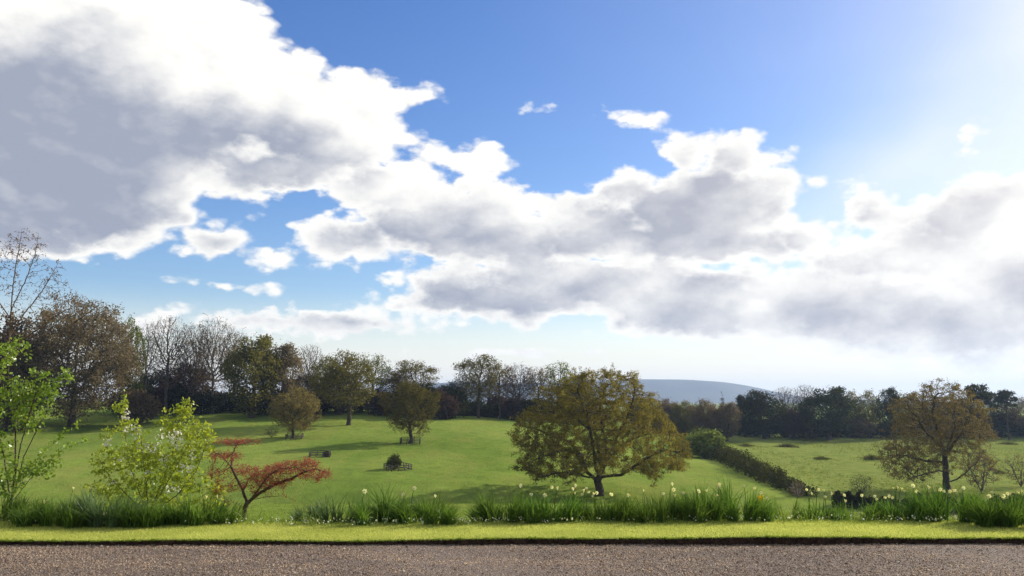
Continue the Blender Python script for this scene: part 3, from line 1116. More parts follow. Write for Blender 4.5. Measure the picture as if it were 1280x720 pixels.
# --- wood along the crest on the left
plant('broadleaf_tree', 'dense_a', 92, 158, 378, 150, 'brown_leaf', 'huge dense round brown tree, tallest at the end of the crest wood', sink=.4)
plant('broadleaf_tree', 'dense_b', 12, 150, 392, 90, 'brown_leaf', 'brown bushy tree behind the wispy bare birch, beside the huge round brown one', sink=.4)
plant('broadleaf_tree', 'dense_b', -55, 150, 400, 110, 'olive_leaf', 'olive tree at the far end of the wood beyond the birch', sink=.4)
plant('broadleaf_tree', 'leafy_b', 160, 168, 400, 38, 'green_leaf', 'narrow green tree tucked against the flank of the huge brown tree')
plant('bare_tree', 'bare_b', 181, 172, 401, 34, 'bud_leaf', 'slim leafless tree standing close beside the narrow green tree', bark='bark_grey')
plant('bare_tree', 'bare_a', 209, 176, 394, 62, 'bud_leaf', 'tallest leafless tree of the wood with fan of grey twigs', bark='bark_grey')
plant('bare_tree', 'bare_c', 240, 179, 405, 50, 'purple_leaf', 'purple-brown twiggy tree between two leafless grey trees')
plant('bare_tree', 'bare_c', 266, 176, 399, 64, 'bud_leaf', 'leafless grey tree between purple-brown twiggy tree and olive tree', bark='bark_grey')
plant('bare_tree', 'bare_c', 291, 184, 414, 46, 'purple_leaf', 'dark twiggy tree half hidden behind the big olive tree')
plant('broadleaf_tree', 'dense_b', 232, 188, 452, 60, 'purple_leaf', 'low purple-brown tree filling the gap under the leafless trees', sink=.3)
plant('broadleaf_tree', 'dense_b', 196, 190, 462, 50, 'dark_leaf', 'low dark green tree behind the tallest leafless tree', sink=.3)
plant('broadleaf_tree', 'dense_b', 382, 190, 468, 60, 'purple_leaf', 'low purple-brown tree below the pale leafless tree', sink=.3)
plant('broadleaf_tree', 'dense_c', 315, 170, 419, 68, 'olive_leaf', 'big olive dense tree with layered crown at the wood edge', sink=.3)
plant('broadleaf_tree', 'dense_c', 349, 174, 430, 54, 'brown_leaf', 'rusty brown tree joined to the big olive layered tree', sink=.3)
plant('bare_tree', 'bare_a', 384, 186, 430, 44, 'bud_leaf', 'pale leafless tree rising above the wood between rusty brown and olive crowns', bark='bark_grey')
plant('broadleaf_tree', 'leafy_b', 405, 180, 447, 40, 'olive_leaf', 'small olive tree in the wood next to the pale leafless tree')
plant('broadleaf_tree', 'dense_b', 425, 176, 462, 50, 'purple_leaf', 'low purple-brown tree in the wood behind the short-trunked spreading tree')
plant('broadleaf_tree', 'leafy_a', 436, 163, 441, 76, 'olive_leaf', 'spreading dark tree with thick short trunk on its own shadow before the wood', sink=.2)
plant('broadleaf_tree', 'sparse_a', 467, 180, 441, 44, 'green_leaf', 'airy bright green tree with sky showing between its leaf clusters')
plant('broadleaf_tree', 'leafy_a', 492, 186, 463, 46, 'purple_leaf', 'dark brown tree in the wood between airy green and yellow-olive trees')
plant('broadleaf_tree', 'leafy_c', 518, 181, 450, 62, 'olive_leaf', 'yellow-olive tree at the end of the wood behind the fenced dark park oak')
plant('broadleaf_tree', 'dense_b', 545, 196, 484, 44, 'purple_leaf', 'low dark tree at the dip in the wood where the hill shows')
plant('broadleaf_tree', 'dense_b', 566, 198, 477, 40, 'dark_leaf', 'low dark green tree next to the tall grove in the dip')
# --- the tall grove in the middle
plant('broadleaf_tree', 'leafy_c', 598, 190, 443, 64, 'olive_leaf', 'tallest olive-brown tree at the open end of the tall grove')
plant('bare_tree', 'bare_b', 584, 197, 462, 34, 'purple_leaf', 'thin dark twiggy tree under the tallest tree of the grove')
plant('broadleaf_tree', 'sparse_a', 625, 194, 453, 44, 'brown_leaf', 'slender brown tree in the tall grove beside its tallest tree')
plant('bare_tree', 'bare_c', 648, 196, 455, 44, 'purple_leaf', 'purple-brown twiggy tree in the middle of the tall grove')
plant('broadleaf_tree', 'sparse_a', 672, 195, 456, 40, 'brown_leaf', 'slender brown tree in the tall grove beside the great oak crown')
plant('broadleaf_tree', 'sparse_a', 699, 200, 450, 46, 'green_leaf', 'yellow-green tree rising behind the top of the great oak')
plant('broadleaf_tree', 'dense_b', 722, 204, 468, 46, 'olive_leaf', 'olive tree hidden behind the great oak crown')
plant('bare_tree', 'bare_b', 610, 204, 470, 34, 'dark_leaf', 'dark thin tree behind the trunks of the tall grove')
plant('bare_tree', 'bare_b', 640, 206, 472, 34, 'dark_leaf', 'second dark thin tree behind the trunks of the tall grove')

# --- wood along the far side of the rough field
RW = [
    ('broadleaf_tree', 'dense_b', 832, 232, 498, 34, 'brown_leaf', 'brown bushy tree of the far wood emerging from behind the great oak'),
    ('broadleaf_tree', 'dense_b', 856, 228, 501, 36, 'olive_leaf', 'olive tree of the far wood above the pale round bush'),
    ('broadleaf_tree', 'dense_b', 880, 222, 499, 38, 'brown_leaf', 'reddish brown tree at the far end of the hedge'),
    ('conifer_tree', 'conifer', 903, 236, 491, 24, 'evergreen', 'small spiky conifer poking above the brown trees near the hedge end'),
    ('broadleaf_tree', 'dense_c', 907, 222, 503, 34, 'brown_leaf', 'dark brown tree in front of the small spiky conifer', ),
    ('broadleaf_tree', 'dense_c', 930, 238, 494, 30, 'dark_leaf', 'narrow dark tree between the spiky conifer and the black evergreen'),
    ('evergreen_tree', 'dense_c', 954, 230, 488, 52, 'evergreen', 'broad near-black evergreen where the far hill runs out'),
    ('bare_tree', 'bare_a', 983, 244, 483, 36, 'bud_leaf', 'leafless grey tree next to the broad near-black evergreen'),
    ('bare_tree', 'bare_a', 1008, 246, 480, 38, 'bud_leaf', 'leafless grey tree between the two largest dark evergreens'),
    ('broadleaf_tree', 'dense_b', 990, 234, 510, 36, 'purple_leaf', 'low purple-brown tree under the leafless grey trees of the far wood'),
    ('evergreen_tree', 'dense_c', 1034, 230, 484, 66, 'evergreen', 'widest dark evergreen of the far wood with billowing top'),
    ('broadleaf_tree', 'leafy_b', 1064, 242, 490, 34, 'olive_leaf', 'pale olive tree next to the widest dark evergreen'),
    ('broadleaf_tree', 'leafy_b', 1086, 242, 489, 32, 'olive_leaf', 'pale olive tree next to the small deep green tree'),
    ('broadleaf_tree', 'dense_c', 1112, 234, 485, 34, 'evergreen', 'small deep green tree between pale olive tree and brown field oak'),
    ('broadleaf_tree', 'leafy_b', 1140, 242, 492, 40, 'purple_leaf', 'purple-brown tree behind the brown field oak, next to the deep green tree'),
    ('broadleaf_tree', 'dense_b', 1172, 240, 494, 44, 'brown_leaf', 'brown tree behind the crown of the brown field oak'),
    ('broadleaf_tree', 'dense_b', 1204, 240, 496, 44, 'dark_leaf', 'dark tree behind the brown field oak, below the tallest pine'),
    ('pine_tree', 'pine', 1221, 232, 481, 40, 'evergreen', 'tallest dark pine close behind the brown field oak'),
    ('pine_tree', 'pine', 1238, 236, 490, 26, 'evergreen', 'smaller pine between the two domed dark pines'),
    ('pine_tree', 'pine', 1258, 230, 488, 30, 'evergreen', 'dome-topped pine standing alone above the far wood'),
    ('broadleaf_tree', 'leafy_b', 1244, 240, 503, 46, 'purple_leaf', 'grey-brown tree below the dome-topped pine'),
    ('broadleaf_tree', 'leafy_b', 1281, 238, 497, 44, 'brown_leaf', 'brown tree at the end of the far wood past the pines'),
    ('broadleaf_tree', 'dense_b', 1318, 236, 494, 50, 'dark_leaf', 'dark tree beyond the last brown tree of the far wood'),
    ('broadleaf_tree', 'dense_b', 800, 236, 496, 40, 'dark_leaf', 'dark tree of the far wood hidden by the great oak'),
]
for a in RW:
    plant(a[0], a[1], a[2], a[3], a[4], a[5], a[6], a[7], bark='bark_grey' if a[0] == 'bare_tree' else None)

# --- dark undergrowth at the feet of the woods
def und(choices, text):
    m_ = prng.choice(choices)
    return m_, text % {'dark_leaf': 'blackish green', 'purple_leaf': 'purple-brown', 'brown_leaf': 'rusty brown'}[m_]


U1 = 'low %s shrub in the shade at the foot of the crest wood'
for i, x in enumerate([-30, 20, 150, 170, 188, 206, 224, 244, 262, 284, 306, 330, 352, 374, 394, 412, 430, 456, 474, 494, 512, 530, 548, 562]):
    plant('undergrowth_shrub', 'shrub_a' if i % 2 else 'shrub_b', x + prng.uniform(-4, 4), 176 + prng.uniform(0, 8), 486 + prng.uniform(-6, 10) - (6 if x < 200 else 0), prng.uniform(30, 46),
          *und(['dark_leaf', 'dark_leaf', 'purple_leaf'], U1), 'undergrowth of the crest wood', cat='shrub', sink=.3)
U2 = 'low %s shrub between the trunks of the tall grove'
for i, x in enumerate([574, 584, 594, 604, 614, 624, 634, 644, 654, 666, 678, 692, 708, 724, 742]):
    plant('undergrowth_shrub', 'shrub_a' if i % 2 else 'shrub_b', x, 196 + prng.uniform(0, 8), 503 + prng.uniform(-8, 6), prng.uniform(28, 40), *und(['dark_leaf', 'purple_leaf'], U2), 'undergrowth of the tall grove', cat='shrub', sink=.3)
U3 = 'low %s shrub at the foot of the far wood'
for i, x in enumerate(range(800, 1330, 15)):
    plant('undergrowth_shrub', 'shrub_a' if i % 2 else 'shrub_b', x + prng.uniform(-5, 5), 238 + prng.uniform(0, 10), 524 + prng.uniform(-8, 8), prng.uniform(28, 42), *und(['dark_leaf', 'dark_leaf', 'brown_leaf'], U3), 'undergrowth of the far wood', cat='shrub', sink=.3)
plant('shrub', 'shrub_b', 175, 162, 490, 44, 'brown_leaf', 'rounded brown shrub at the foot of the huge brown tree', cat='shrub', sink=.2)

# --- park trees standing free on the turf
park1 = plant('park_tree', 'park_a', 368, 145, 486, 60, 'oak_leaf_brown', 'small round olive-brown park tree inside a low fence with a bush touching it', sink=.1, rot=1.0)
park2 = plant('park_tree', 'park_b', 513, 139, 480, 74, 'olive_leaf', 'dark olive park oak inside a low fence with a long shadow', sink=.1, rot=0.4)
plant('shrub', 'shrub_bare', 341, 146, 533, 20, 'bush_leaf', 'small green bush touching the olive-brown park tree', cat='shrub')

# --- the great oak in the middle (own mesh)
OY = 95.0
ob = at(750, 619, OY)
oz = gz(ob.x, OY)
OS = OY / F
rng = np.random.RandomState(77)


def oaktrace(pts, cx, by):
    return [((x - cx) * OS, (by - y) * OS) for x, y in pts]


outline = oaktrace([(641, 540), (652, 522), (668, 505), (682, 490), (700, 474), (722, 464), (745, 458), (775, 462), (795, 466), (804, 482), (818, 498), (832, 515), (842, 530), (853, 548), (860, 572), (852, 588), (835, 580), (815, 597), (800, 586), (778, 588), (752, 572), (728, 586), (705, 598), (690, 588), (680, 600), (664, 590), (652, 585), (660, 560), (644, 552)], 750, 619)
att = poly_points(rng, outline, 7000, 0.95, clump=260, clump_r=1.0)


def L(pts):
    return [((x - 750) * OS, d, (619 - y) * OS) for x, y, d in pts]


oak_lines = [
    L([(750, 624, 0), (750, 612, 0), (747, 601, 0)]),
    L([(747, 601, 0), (753, 588, .3), (760, 570, .6), (758, 545, .8), (752, 515, 1.0), (757, 485, 1.2)]),
    L([(749, 598, 0), (745, 582, -.6), (742, 562, -1.0), (737, 535, -1.2), (728, 505, -1.6), (722, 482, -2.0)]),
    L([(747, 602, 0), (735, 590, .5), (729, 570, 1.0), (716, 552, 1.5), (695, 545, 2.0), (668, 533, 2.0), (652, 530, 1.6)]),
    L([(760, 572, .6), (768, 552, -.5), (778, 530, -1.2), (788, 505, -1.8), (792, 482, -1.8)]),
    L([(751, 596, 0), (775, 592, -1.0), (800, 575, -1.6), (825, 560, -2.0), (848, 562, -1.8)]),
    L([(756, 585, .3), (775, 560, 2.5), (798, 548, 3.5), (825, 540, 3.8)]),
    L([(742, 597, 0), (722, 590, -1.2), (700, 588, -2.2), (680, 592, -2.4)]),
    L([(729, 570, 1.0), (712, 560, -1.5), (690, 562, -3), (668, 572, -3.2)]),
    L([(745, 582, -.6), (740, 560, -3), (733, 530, -5), (728, 505, -6)]),
    L([(753, 588, .3), (752, 560, 3), (745, 525, 5), (740, 500, 6)]),
    L([(737, 535, -1.2), (715, 515, -1), (695, 500, -.6)]),
]
ot = line_trunk(oak_lines, 0.4, rng, 0.06)
oak = tree_meshes('great_oak', 78, att, ot, 0.34, 0.34, 0.015, 0.40, 0.125, 18.5, 0.145, thick=0.055, jitter=0.3, up=0.02, gnarl=0.25, leaf_cnt=3, ktrunk=8, aspect=0.75)
make_tree('oak_tree', oak, (ob.x, OY, oz), 0, (1, 1, .95), M['oak_leaf'], 'great spreading oak with many low crooked limbs and golden-green young leaves')

# --- brown oak in the rough field
BY = 110.0
bb = at(1184, 612, BY)
bz = gz(bb.x, BY)
OS = BY / F
outline = oaktrace([(1106, 560), (1122, 545), (1125, 520), (1128, 500), (1148, 484), (1170, 476), (1195, 475), (1215, 482), (1230, 497), (1238, 520), (1238, 540), (1222, 548), (1240, 575), (1225, 590), (1205, 572), (1190, 560), (1172, 568), (1160, 590), (1140, 600), (1118, 598), (1105, 580)], 1184, 612)
att = poly_points(np.random.RandomState(80), outline, 5200, 0.95, clump=190, clump_r=1.1)


def L(pts):
    return [((x - 1184) * OS, d, (612 - y) * OS) for x, y, d in pts]


b_lines = [
    L([(1184, 616, 0), (1183, 600, 0), (1184, 580, 0), (1184, 560, .1)]),
    L([(1184, 560, 0), (1180, 540, .4), (1176, 515, .8), (1180, 492, 1)]),
    L([(1184, 566, 0), (1193, 552, -.5), (1203, 535, -1), (1212, 512, -1.3)]),
    L([(1184, 562, 0), (1170, 548, -.6), (1155, 535, -1.4), (1143, 515, -1.8)]),
    L([(1184, 578, 0), (1165, 575, .8), (1145, 568, 1.4), (1122, 568, 1.6)]),
    L([(1184, 605, 0), (1200, 598, .6), (1215, 588, 1.0), (1228, 578, 1.2)]),
    L([(1184, 590, 0), (1168, 585, -1.5), (1150, 588, -2.6), (1132, 592, -3)]),
    L([(1184, 570, 0), (1192, 560, 2), (1198, 545, 4), (1200, 525, 5)]),
    L([(1184, 570, 0), (1178, 555, -2), (1172, 540, -4.5), (1170, 520, -6)]),
]
bo = tree_meshes('field_oak', 81, att, line_trunk(b_lines, 0.4, np.random.RandomState(82), 0.05), 0.38, 0.38, 0.015, 0.38, 0.14, 11.5, 0.155, thick=0.055, jitter=0.28, up=0.02, gnarl=0.2, leaf_cnt=3, ktrunk=8, aspect=0.75)
make_tree('oak_tree', bo, (bb.x, BY, bz), 0, (1, 1, .93), M['oak_leaf_brown'], 'brown-leaved oak with straight trunk standing in the rough field')
plant('shrub', 'shrub_bare', 1219, 106, 560, 46, 'bud_leaf', 'grey twiggy bush beside the trunk of the brown field oak', cat='shrub', bark='bark_grey')
plant('shrub', 'shrub_bare', 1268, 112, 566, 40, 'bud_leaf', 'grey twiggy bush alone in the rough field beyond the brown oak', cat='shrub', bark='bark_grey')
plant('shrub', 'shrub_bare', 1071, 102, 592, 30, 'hedge_leaf', 'round pale twiggy bush behind the low dark hedge', cat='shrub', bark='bark_grey')
plant('shrub', 'shrub_bare', 992, 97, 600, 22, 'bud_leaf', 'pale grey dead bush at the near end of the long hedge', cat='shrub', bark='bark_pale')


# ---------------------------------------------------------------- hedges
def hedge(name, pts, label, seed, n, mat, leaf=0.22):
    """pts: (picture x, distance, height m, half width m) along the line"""
    rng = np.random.RandomState(seed)
    line = [(at(x, 500, Y).x, Y, h, w) for x, Y, h, w in pts]
    line = np.array(line)
    seg = np.r_[0, np.cumsum(np.hypot(np.diff(line[:, 0]), np.diff(line[:, 1])))]
    tot = seg[-1]

    def samp(t):
        return [np.interp(t, seg, line[:, i]) for i in range(4)]
    o0 = np.array([line[0][0], line[0][1], gz(line[0][0], line[0][1])])
    e = obj(name, None, loc=o0)
    t = rng.rand(n) * tot
    x, y, h, w = samp(t)
    i = np.minimum(np.searchsorted(seg, t) - 1, len(seg) - 2).clip(0)
    d = unit(line[i + 1, :2] - line[i, :2])
    nrm = np.stack([d[:, 1], -d[:, 0]], 1)
    hh = h * (0.80 + 0.22 * np.sin(t * 0.7) * np.sin(t * 1.3) + 0.20 * np.sin(t * 2.3 + 1) + 0.16 * np.sin(t * 5.3) + 0.10 * rng.rand(n))
    ww = w * (0.80 + 0.28 * np.sin(t * 0.9 + 2) + 0.25 * np.sin(t * 2.7))
    a = rng.rand(n) * math.pi
    rr = rng.rand(n) ** 0.35
    c = np.zeros((n, 3))
    c[:, :2] = np.stack([x, y], 1) + nrm * (np.cos(a) * rr * ww)[:, None]
    c[:, 2] = ground_z(c[:, 0], c[:, 1]) + 0.05 + np.sin(a) ** 0.7 * rr * hh
    lv, lq = leaf_quads(rng, c - o0, leaf, 0.8)
    fo = obj('foliage', mesh_np(name + '_foliage', lv, [lq], [M[mat]]), e)
    fo['kind'] = 'stuff'
    # stems
    ns = int(tot * 1.6)
    P, par = [], []
    for k_ in range(ns):
        tt = rng.rand() * tot
        x, y, h, w = [float(v) for v in samp(tt)]
        b = np.array([x, y, gz(x, y) - 0.05])
        P.append(b - o0)
        par.append(-1)
        for q in range(3):
            b = b + np.array([rng.randn() * w * .16, rng.randn() * w * .16, h * .28])
            P.append(b - o0)
            par.append(len(P) - 2)
    P, par = np.array(P), np.array(par)
    r = np.full(len(P), 0.045)
    main = np.full(len(P), -1)
    for j, p_ in enumerate(par):
        if p_ >= 0:
            main[p_] = j
    tv, tq = tubes(P, par, r, main, np.ones(len(P), bool), 4)
    st = obj('stems', mesh_np(name + '_stems', tv, [tq], [M['bark']]), e)
    st['kind'] = 'stuff'
    tag(e, label, 'hedge')
    return e


hedge('hedge', [(1004, 98, 1.3, 1.3), (985, 103, 1.7, 1.6), (960, 112, 2.2, 1.8), (935, 125, 2.4, 2.0), (910, 142, 2.6, 2.2), (885, 165, 3.0, 2.4), (868, 190, 3.0, 2.4)], 'long dark hedge running up between the smooth field and the rough field', 91, 26000, 'hedge_leaf')
hedge('hedge', [(1036, 92, 1.2, 1.2), (1060, 91, 1.9, 1.4), (1085, 90, 1.5, 1.3), (1120, 90, 1.3, 1.3), (1160, 90, 1.5, 1.3), (1210, 90, 1.4, 1.3), (1300, 92, 1.4, 1.3)], 'low dark hedge below the brown oak just behind the daffodils', 92, 15000, 'dark_leaf')
plant('shrub', 'shrub_a', 880, 152, 538, 52, 'bush_leaf', 'round pale green bush at the far end of the long hedge', cat='shrub', sink=.3)
plant('shrub', 'shrub_b', 862, 158, 545, 34, 'bush_leaf', 'second pale green bush nestled between the round bush and the great oak', cat='shrub', sink=.3)


# ---------------------------------------------------------------- timber tree guards
def box_mesh(name, sx, sy, sz_, mat):
    x, y, z = sx / 2, sy / 2, sz_
    V = [(-x, -y, 0), (x, -y, 0), (x, y, 0), (-x, y, 0), (-x * .9, -y * .9, z), (x * .9, -y * .9, z), (x * .9, y * .9, z), (-x * .9, y * .9, z)]
    Fq = [(0, 3, 2, 1), (4, 5, 6, 7), (0, 1, 5, 4), (1, 2, 6, 5), (2, 3, 7, 6), (3, 0, 4, 7)]
    return mesh_np(name, V, [np.array(Fq)], [mat])


post_me = box_mesh('guard_post', 0.10, 0.10, 1.2, M['timber'])


def bar_mesh(name, n, h):
    return box_mesh(name, n, 0.05, h, M['timber'])


def guard(px, py, Y, side, label, rails=(0.32, 0.66, 1.0), h=0.8, rot=0.2):
    p = at(px, py, Y)
    z = gz(p.x, Y)
    e = obj('tree_guard', None, loc=(p.x, Y, z), rot=(0, 0, rot))
    rail = bar_mesh('guard_rail', side + 0.1, 0.075)
    n = 3
    for s in range(4):
        a = s * math.pi / 2
        for j in range(n):
            u = -side / 2 + side * j / n
            v = -side / 2
            x, y = u * math.cos(a) - v * math.sin(a), u * math.sin(a) + v * math.cos(a)
            obj('post', post_me, e, loc=(x, y, local_dz(p.x, Y, z, x, y, rot) - 0.1), rot=(0, 0, a), scale=(1, 1, h))
        for rz in rails:
            v = -side / 2 - 0.095
            x, y = -v * math.sin(a), v * math.cos(a)
            obj('rail', rail, e, loc=(x, y, local_dz(p.x, Y, z, x, y, rot) + rz * h - 0.06), rot=(0, 0, a))
    tag(e, label, 'tree guard', 'timber guards round the park trees')
    return e


def local_dz(x0, y0, z0, lx, ly, rot):
    c, s = math.cos(rot), math.sin(rot)
    return gz(x0 + lx * c - ly * s, y0 + lx * s + ly * c) - z0


guard(368, 549, 145, 2.5, 'low timber fence round the trunk of the olive-brown park tree', rot=0.1)
guard(513, 554, 139, 3.0, 'low timber fence round the trunk of the dark park oak', rot=0.05)
guard(400, 572, 122, 2.7, 'low timber fence in the turf with only a dark stump of a shrub inside', rot=0.15)
guard(497, 589, 109, 2.6, 'low timber fence round a young bushy tree on the slope', rot=0.5)
plant('young_tree', 'shrub_b', 494, 109, 569, 17, 'hedge_leaf', 'young dark bushy tree inside the timber fence on the slope', cat='tree')
plant('shrub', 'shrub_b', 410, 122, 564, 11, 'dark_leaf', 'small dark shrub stump in the corner of an almost empty timber fence', cat='shrub')

# ---------------------------------------------------------------- rough field: rushes and tussocks
rng = np.random.RandomState(120)


def rush_patch(seed, W, D, H, n):
    rg = np.random.RandomState(seed)
    a, rr = rg.rand(n) * 6.283, rg.rand(n) ** 0.8
    rr = rr * (0.75 + 0.3 * np.sin(a * 3 + seed) + 0.2 * np.sin(a * 7))
    b = np.stack([np.cos(a) * rr * W / 2, np.sin(a) * rr * D / 2, np.zeros(n)], 1)
    v, q, t = blades(rg, b, H * (1.1 - 0.8 * rr) * (0.4 + 0.7 * rg.rand(n)), np.full(n, 0.08), 0.2 + 0.6 * rg.rand(n), rg.rand(n) * 6.283, 2)
    return blade_mesh('rush_patch', [(v, q, t)], M['rush'])


rush_me = [rush_patch(s, 4.6, 4, 1.35, 560) for s in (1, 2, 3)]
for i, (x, y, w) in enumerate([(932, 558, 22), (984, 560, 28), (1027, 574, 24), (1090, 575, 26), (1260, 556, 30), (1250, 592, 18)]):
    # walk out along the ray until it meets the field
    Y = 90.0
    while Y < 260 and at(x, y, Y).z > gz(at(x, y, Y).x, Y):
        Y += 1.0
    p = at(x, y, Y)
    s = w / F * Y / 4
    o = obj('rush_clump', rush_me[i % 3], loc=(p.x, Y, gz(p.x, Y)), rot=(0, 0, i * 1.3), scale=(s, s * 1.3, min(1.0, s * 0.9) * (0.7 + 0.3 * (i % 2))))
    tag(o, 'dark rush clump growing in the rough pasture', 'rushes', 'rush clumps in the rough field')

n = 16000
xs, ys = rng.uniform(14, 130, n), rng.uniform(92, 236, n)
k_ = (xs > 0.10 * ys + 27) & (np.abs(xs) < ys * 0.75)
xs, ys = xs[k_], ys[k_]
rep = 5
bx = np.repeat(xs, rep) + rng.randn(len(xs) * rep) * 0.16
by = np.repeat(ys, rep) + rng.randn(len(xs) * rep) * 0.16
b = np.stack([bx, by, ground_z(bx, by)], 1)
nb = len(b)
v = blades(rng, b, 0.08 + 0.34 * rng.rand(nb) ** 1.6, np.full(nb, 0.10), 0.3 + 0.7 * rng.rand(nb), rng.rand(nb) * 6.283, 1)
o = obj('tussock_grass', blade_mesh('tussock_grass', [v], M['tuft']))
tag(o, 'uneven tussocky grass of the rough field beyond the hedge', 'grass', kind='stuff')
n = 60000
ys = 26 + 154 * rng.rand(n) ** 1.3
xs = rng.uniform(-0.72, 0.30, n) * ys
k_ = xs < 0.10 * ys + 22
xs, ys = xs[k_], ys[k_]
b = np.stack([xs, ys, ground_z(xs, ys)], 1)
nb = len(b)
v = blades(rng, b, (0.05 + 0.09 * rng.rand(nb) ** 2) * np.clip(ys / 80, .4, 1), 0.09 * np.clip(ys / 90, .25, 1), 0.4 + 0.7 * rng.rand(nb), rng.rand(nb) * 6.283, 1)
o = obj('pasture_grass', blade_mesh('pasture_grass', [v], M['tuft']))
tag(o, 'short grazed grass of the smooth green slope', 'grass', kind='stuff')

# ---------------------------------------------------------------- lawn grass
n = 230000
xs = rng.uniform(-9.5, 9.5, n)
ys = edge_y(xs) - 0.012 + rng.rand(n) ** 0.9 * 1.45
b = np.stack([xs, ys, lawn_z(xs, ys) - 0.004], 1)
v = blades(rng, b, 0.016 + 0.020 * rng.rand(n), np.full(n, 0.007), 0.3 + 0.9 * rng.rand(n), rng.rand(n) * 6.283, 1)
o = obj('lawn_grass', blade_mesh('lawn_grass', [v], M['lawn_blade']))
tag(o, 'short mown yellow-green grass of the lawn strip beside the drive', 'grass', kind='stuff')
# overhanging tufts at the cut edge
n = 15000
xs = rng.uniform(-9.5, 9.5, n)
xs = xs + 0.05 * np.sin(xs * 17) + 0.1 * np.sin(xs * 5.3)
ys = edge_y(xs) + rng.uniform(-0.03, 0.04, n)
b = np.stack([xs, ys, lawn_z(xs, edge_y(xs) + 0.04) - 0.012], 1)
v = blades(rng, b, 0.02 + 0.05 * rng.rand(n) ** 3, np.full(n, 0.006), 0.5 + 0.9 * rng.rand(n), -math.pi / 2 + rng.randn(n) * 0.7, 2, 1.2)
o = obj('edge_grass', blade_mesh('edge_grass', [v], M['fringe_blade']))
tag(o, 'ragged grass fringe hanging over the cut lawn edge', 'grass', kind='stuff')
# unmown fringe along the top of the bank
n = 46000
xs = rng.uniform(-9.5, 9.5, n)
u = rng.rand(n)
ys = edge_y(xs) + 1.0 + 0.9 * u
cl = 0.55 + 0.45 * np.sin(xs * 2.3) * np.sin(xs * 5.1 + 1)
b = np.stack([xs, ys, np.maximum(lawn_z(xs, ys), -0.3) - 0.01], 1)
v = blades(rng, b, (0.03 + 0.10 * rng.rand(n) ** 2) * (0.4 + 0.6 * u) * (0.5 + cl * .6), np.full(n, 0.007), 0.3 + 0.8 * rng.rand(n), rng.rand(n) * 6.283, 2)
o = obj('fringe_grass', blade_mesh('fringe_grass', [v], M['fringe_blade']))
tag(o, 'longer unmown grass along the back of the lawn strip', 'grass', kind='stuff')
# white daisies in that fringe
n = 2600
xs = rng.uniform(-9.5, 9.5, n)
dn = 0.25 + 0.75 * np.clip(np.sin(xs * 1.1 + 1.9) + 0.4 * np.sin(xs * 3.7), 0, 1) + np.where((xs > -3.2) & (xs < 0.2), .5, 0) + np.where(xs > 2.2, .25, 0)
k_ = rng.rand(n) < dn * .75
xs = xs[k_]
n = len(xs)
ys = edge_y(xs) + 1.0 + 0.55 * rng.rand(n)
hh = 0.035 + 0.05 * rng.rand(n)
c = np.stack([xs, ys, np.maximum(lawn_z(xs, ys), -0.1) + hh], 1)
sz = 0.006 + 0.006 * rng.rand(n)
k6 = np.arange(6) * math.pi / 3
tilt = rng.randn(n, 2) * 0.5
ring_ = np.stack([np.cos(k6), np.sin(k6)], 1)
hv = np.stack([c[:, None, 0] + ring_[None, :, 0] * sz[:, None], c[:, None, 1] + ring_[None, :, 1] * sz[:, None],
               c[:, None, 2] + (ring_[None, :, 0] * tilt[:, 0:1] + ring_[None, :, 1] * (tilt[:, 1:2] - .5)) * sz[:, None]], -1).reshape(-1, 3)
o = obj('daisies', mesh_np('daisies', hv, [np.arange(6 * n).reshape(n, 6)], [M['daisy']]))
tag(o, 'tiny white daisies scattered along the back of the lawn strip', 'flowers', kind='stuff')

# ---------------------------------------------------------------- daffodils
def flower_meshes(seed):
    """six petals round a trumpet, facing +Y"""
    rg = np.random.RandomState(seed)
    V, Fq = [], []
    for i in range(6):
        a = i * math.pi / 3 + rg.randn() * 0.05
        ca_, sa_ = math.cos(a), math.sin(a)
        L_ = 0.040 * (0.9 + 0.2 * rg.rand())
        b0 = len(V)
        for (r_, w_, d_) in ((0.006, 0.008, 0), (0.024, 0.028, 0.003 + 0.004 * rg.rand()), (L_, 0.002, -0.004)):
            for s_ in (-1, 1):
                V.append((ca_ * r_ - sa_ * s_ * w_ / 2, d_, sa_ * r_ + ca_ * s_ * w_ / 2))
        Fq += [(b0, b0 + 1, b0 + 3, b0 + 2), (b0 + 2, b0 + 3, b0 + 5, b0 + 4)]
    pet = mesh_np('flower', V, [np.array(Fq)], [M['petal']])
    V, Fq = [], []
    for j, (y_, r_) in enumerate(((0.0, 0.007), (0.012, 0.010), (0.024, 0.011), (0.030, 0.016))):
        for i in range(9):
            a = i * 6.283 / 9
            rr_ = r_ * (1 + (0.12 * (i % 2) if j == 3 else 0))
            V.append((math.cos(a) * rr_, y_, math.sin(a) * rr_))
    for j in range(3):
        for i in range(9):
            Fq.append((j * 9 + i, j * 9 + (i + 1) % 9, (j + 1) * 9 + (i + 1) % 9, (j + 1) * 9 + i))
    tru = mesh_np('trumpet', V, [np.array(Fq)], [M['trumpet']])
    return pet, tru


FL = [flower_meshes(s) for s in range(4)]


def stem_mesh(h, bend):
    P = np.array([(0, 0, -0.03), (bend * .15, 0, h * .4), (bend * .5, 0, h * .8), (bend, 0, h)])
    par = np.array([-1, 0, 1, 2])
    main = np.array([1, 2, 3, -1])
    v, q = tubes(P, par, np.array([.005, .0045, .004, .0035]), main, np.ones(4, bool), 4)
    return mesh_np('stem', v, [q], [M['daff_leaf']])


STEMS = [(h, b, stem_mesh(h, b)) for h, b in ((0.34, 0.03), (0.40, -0.04), (0.46, 0.05), (0.30, 0.05), (0.38, -0.02))]


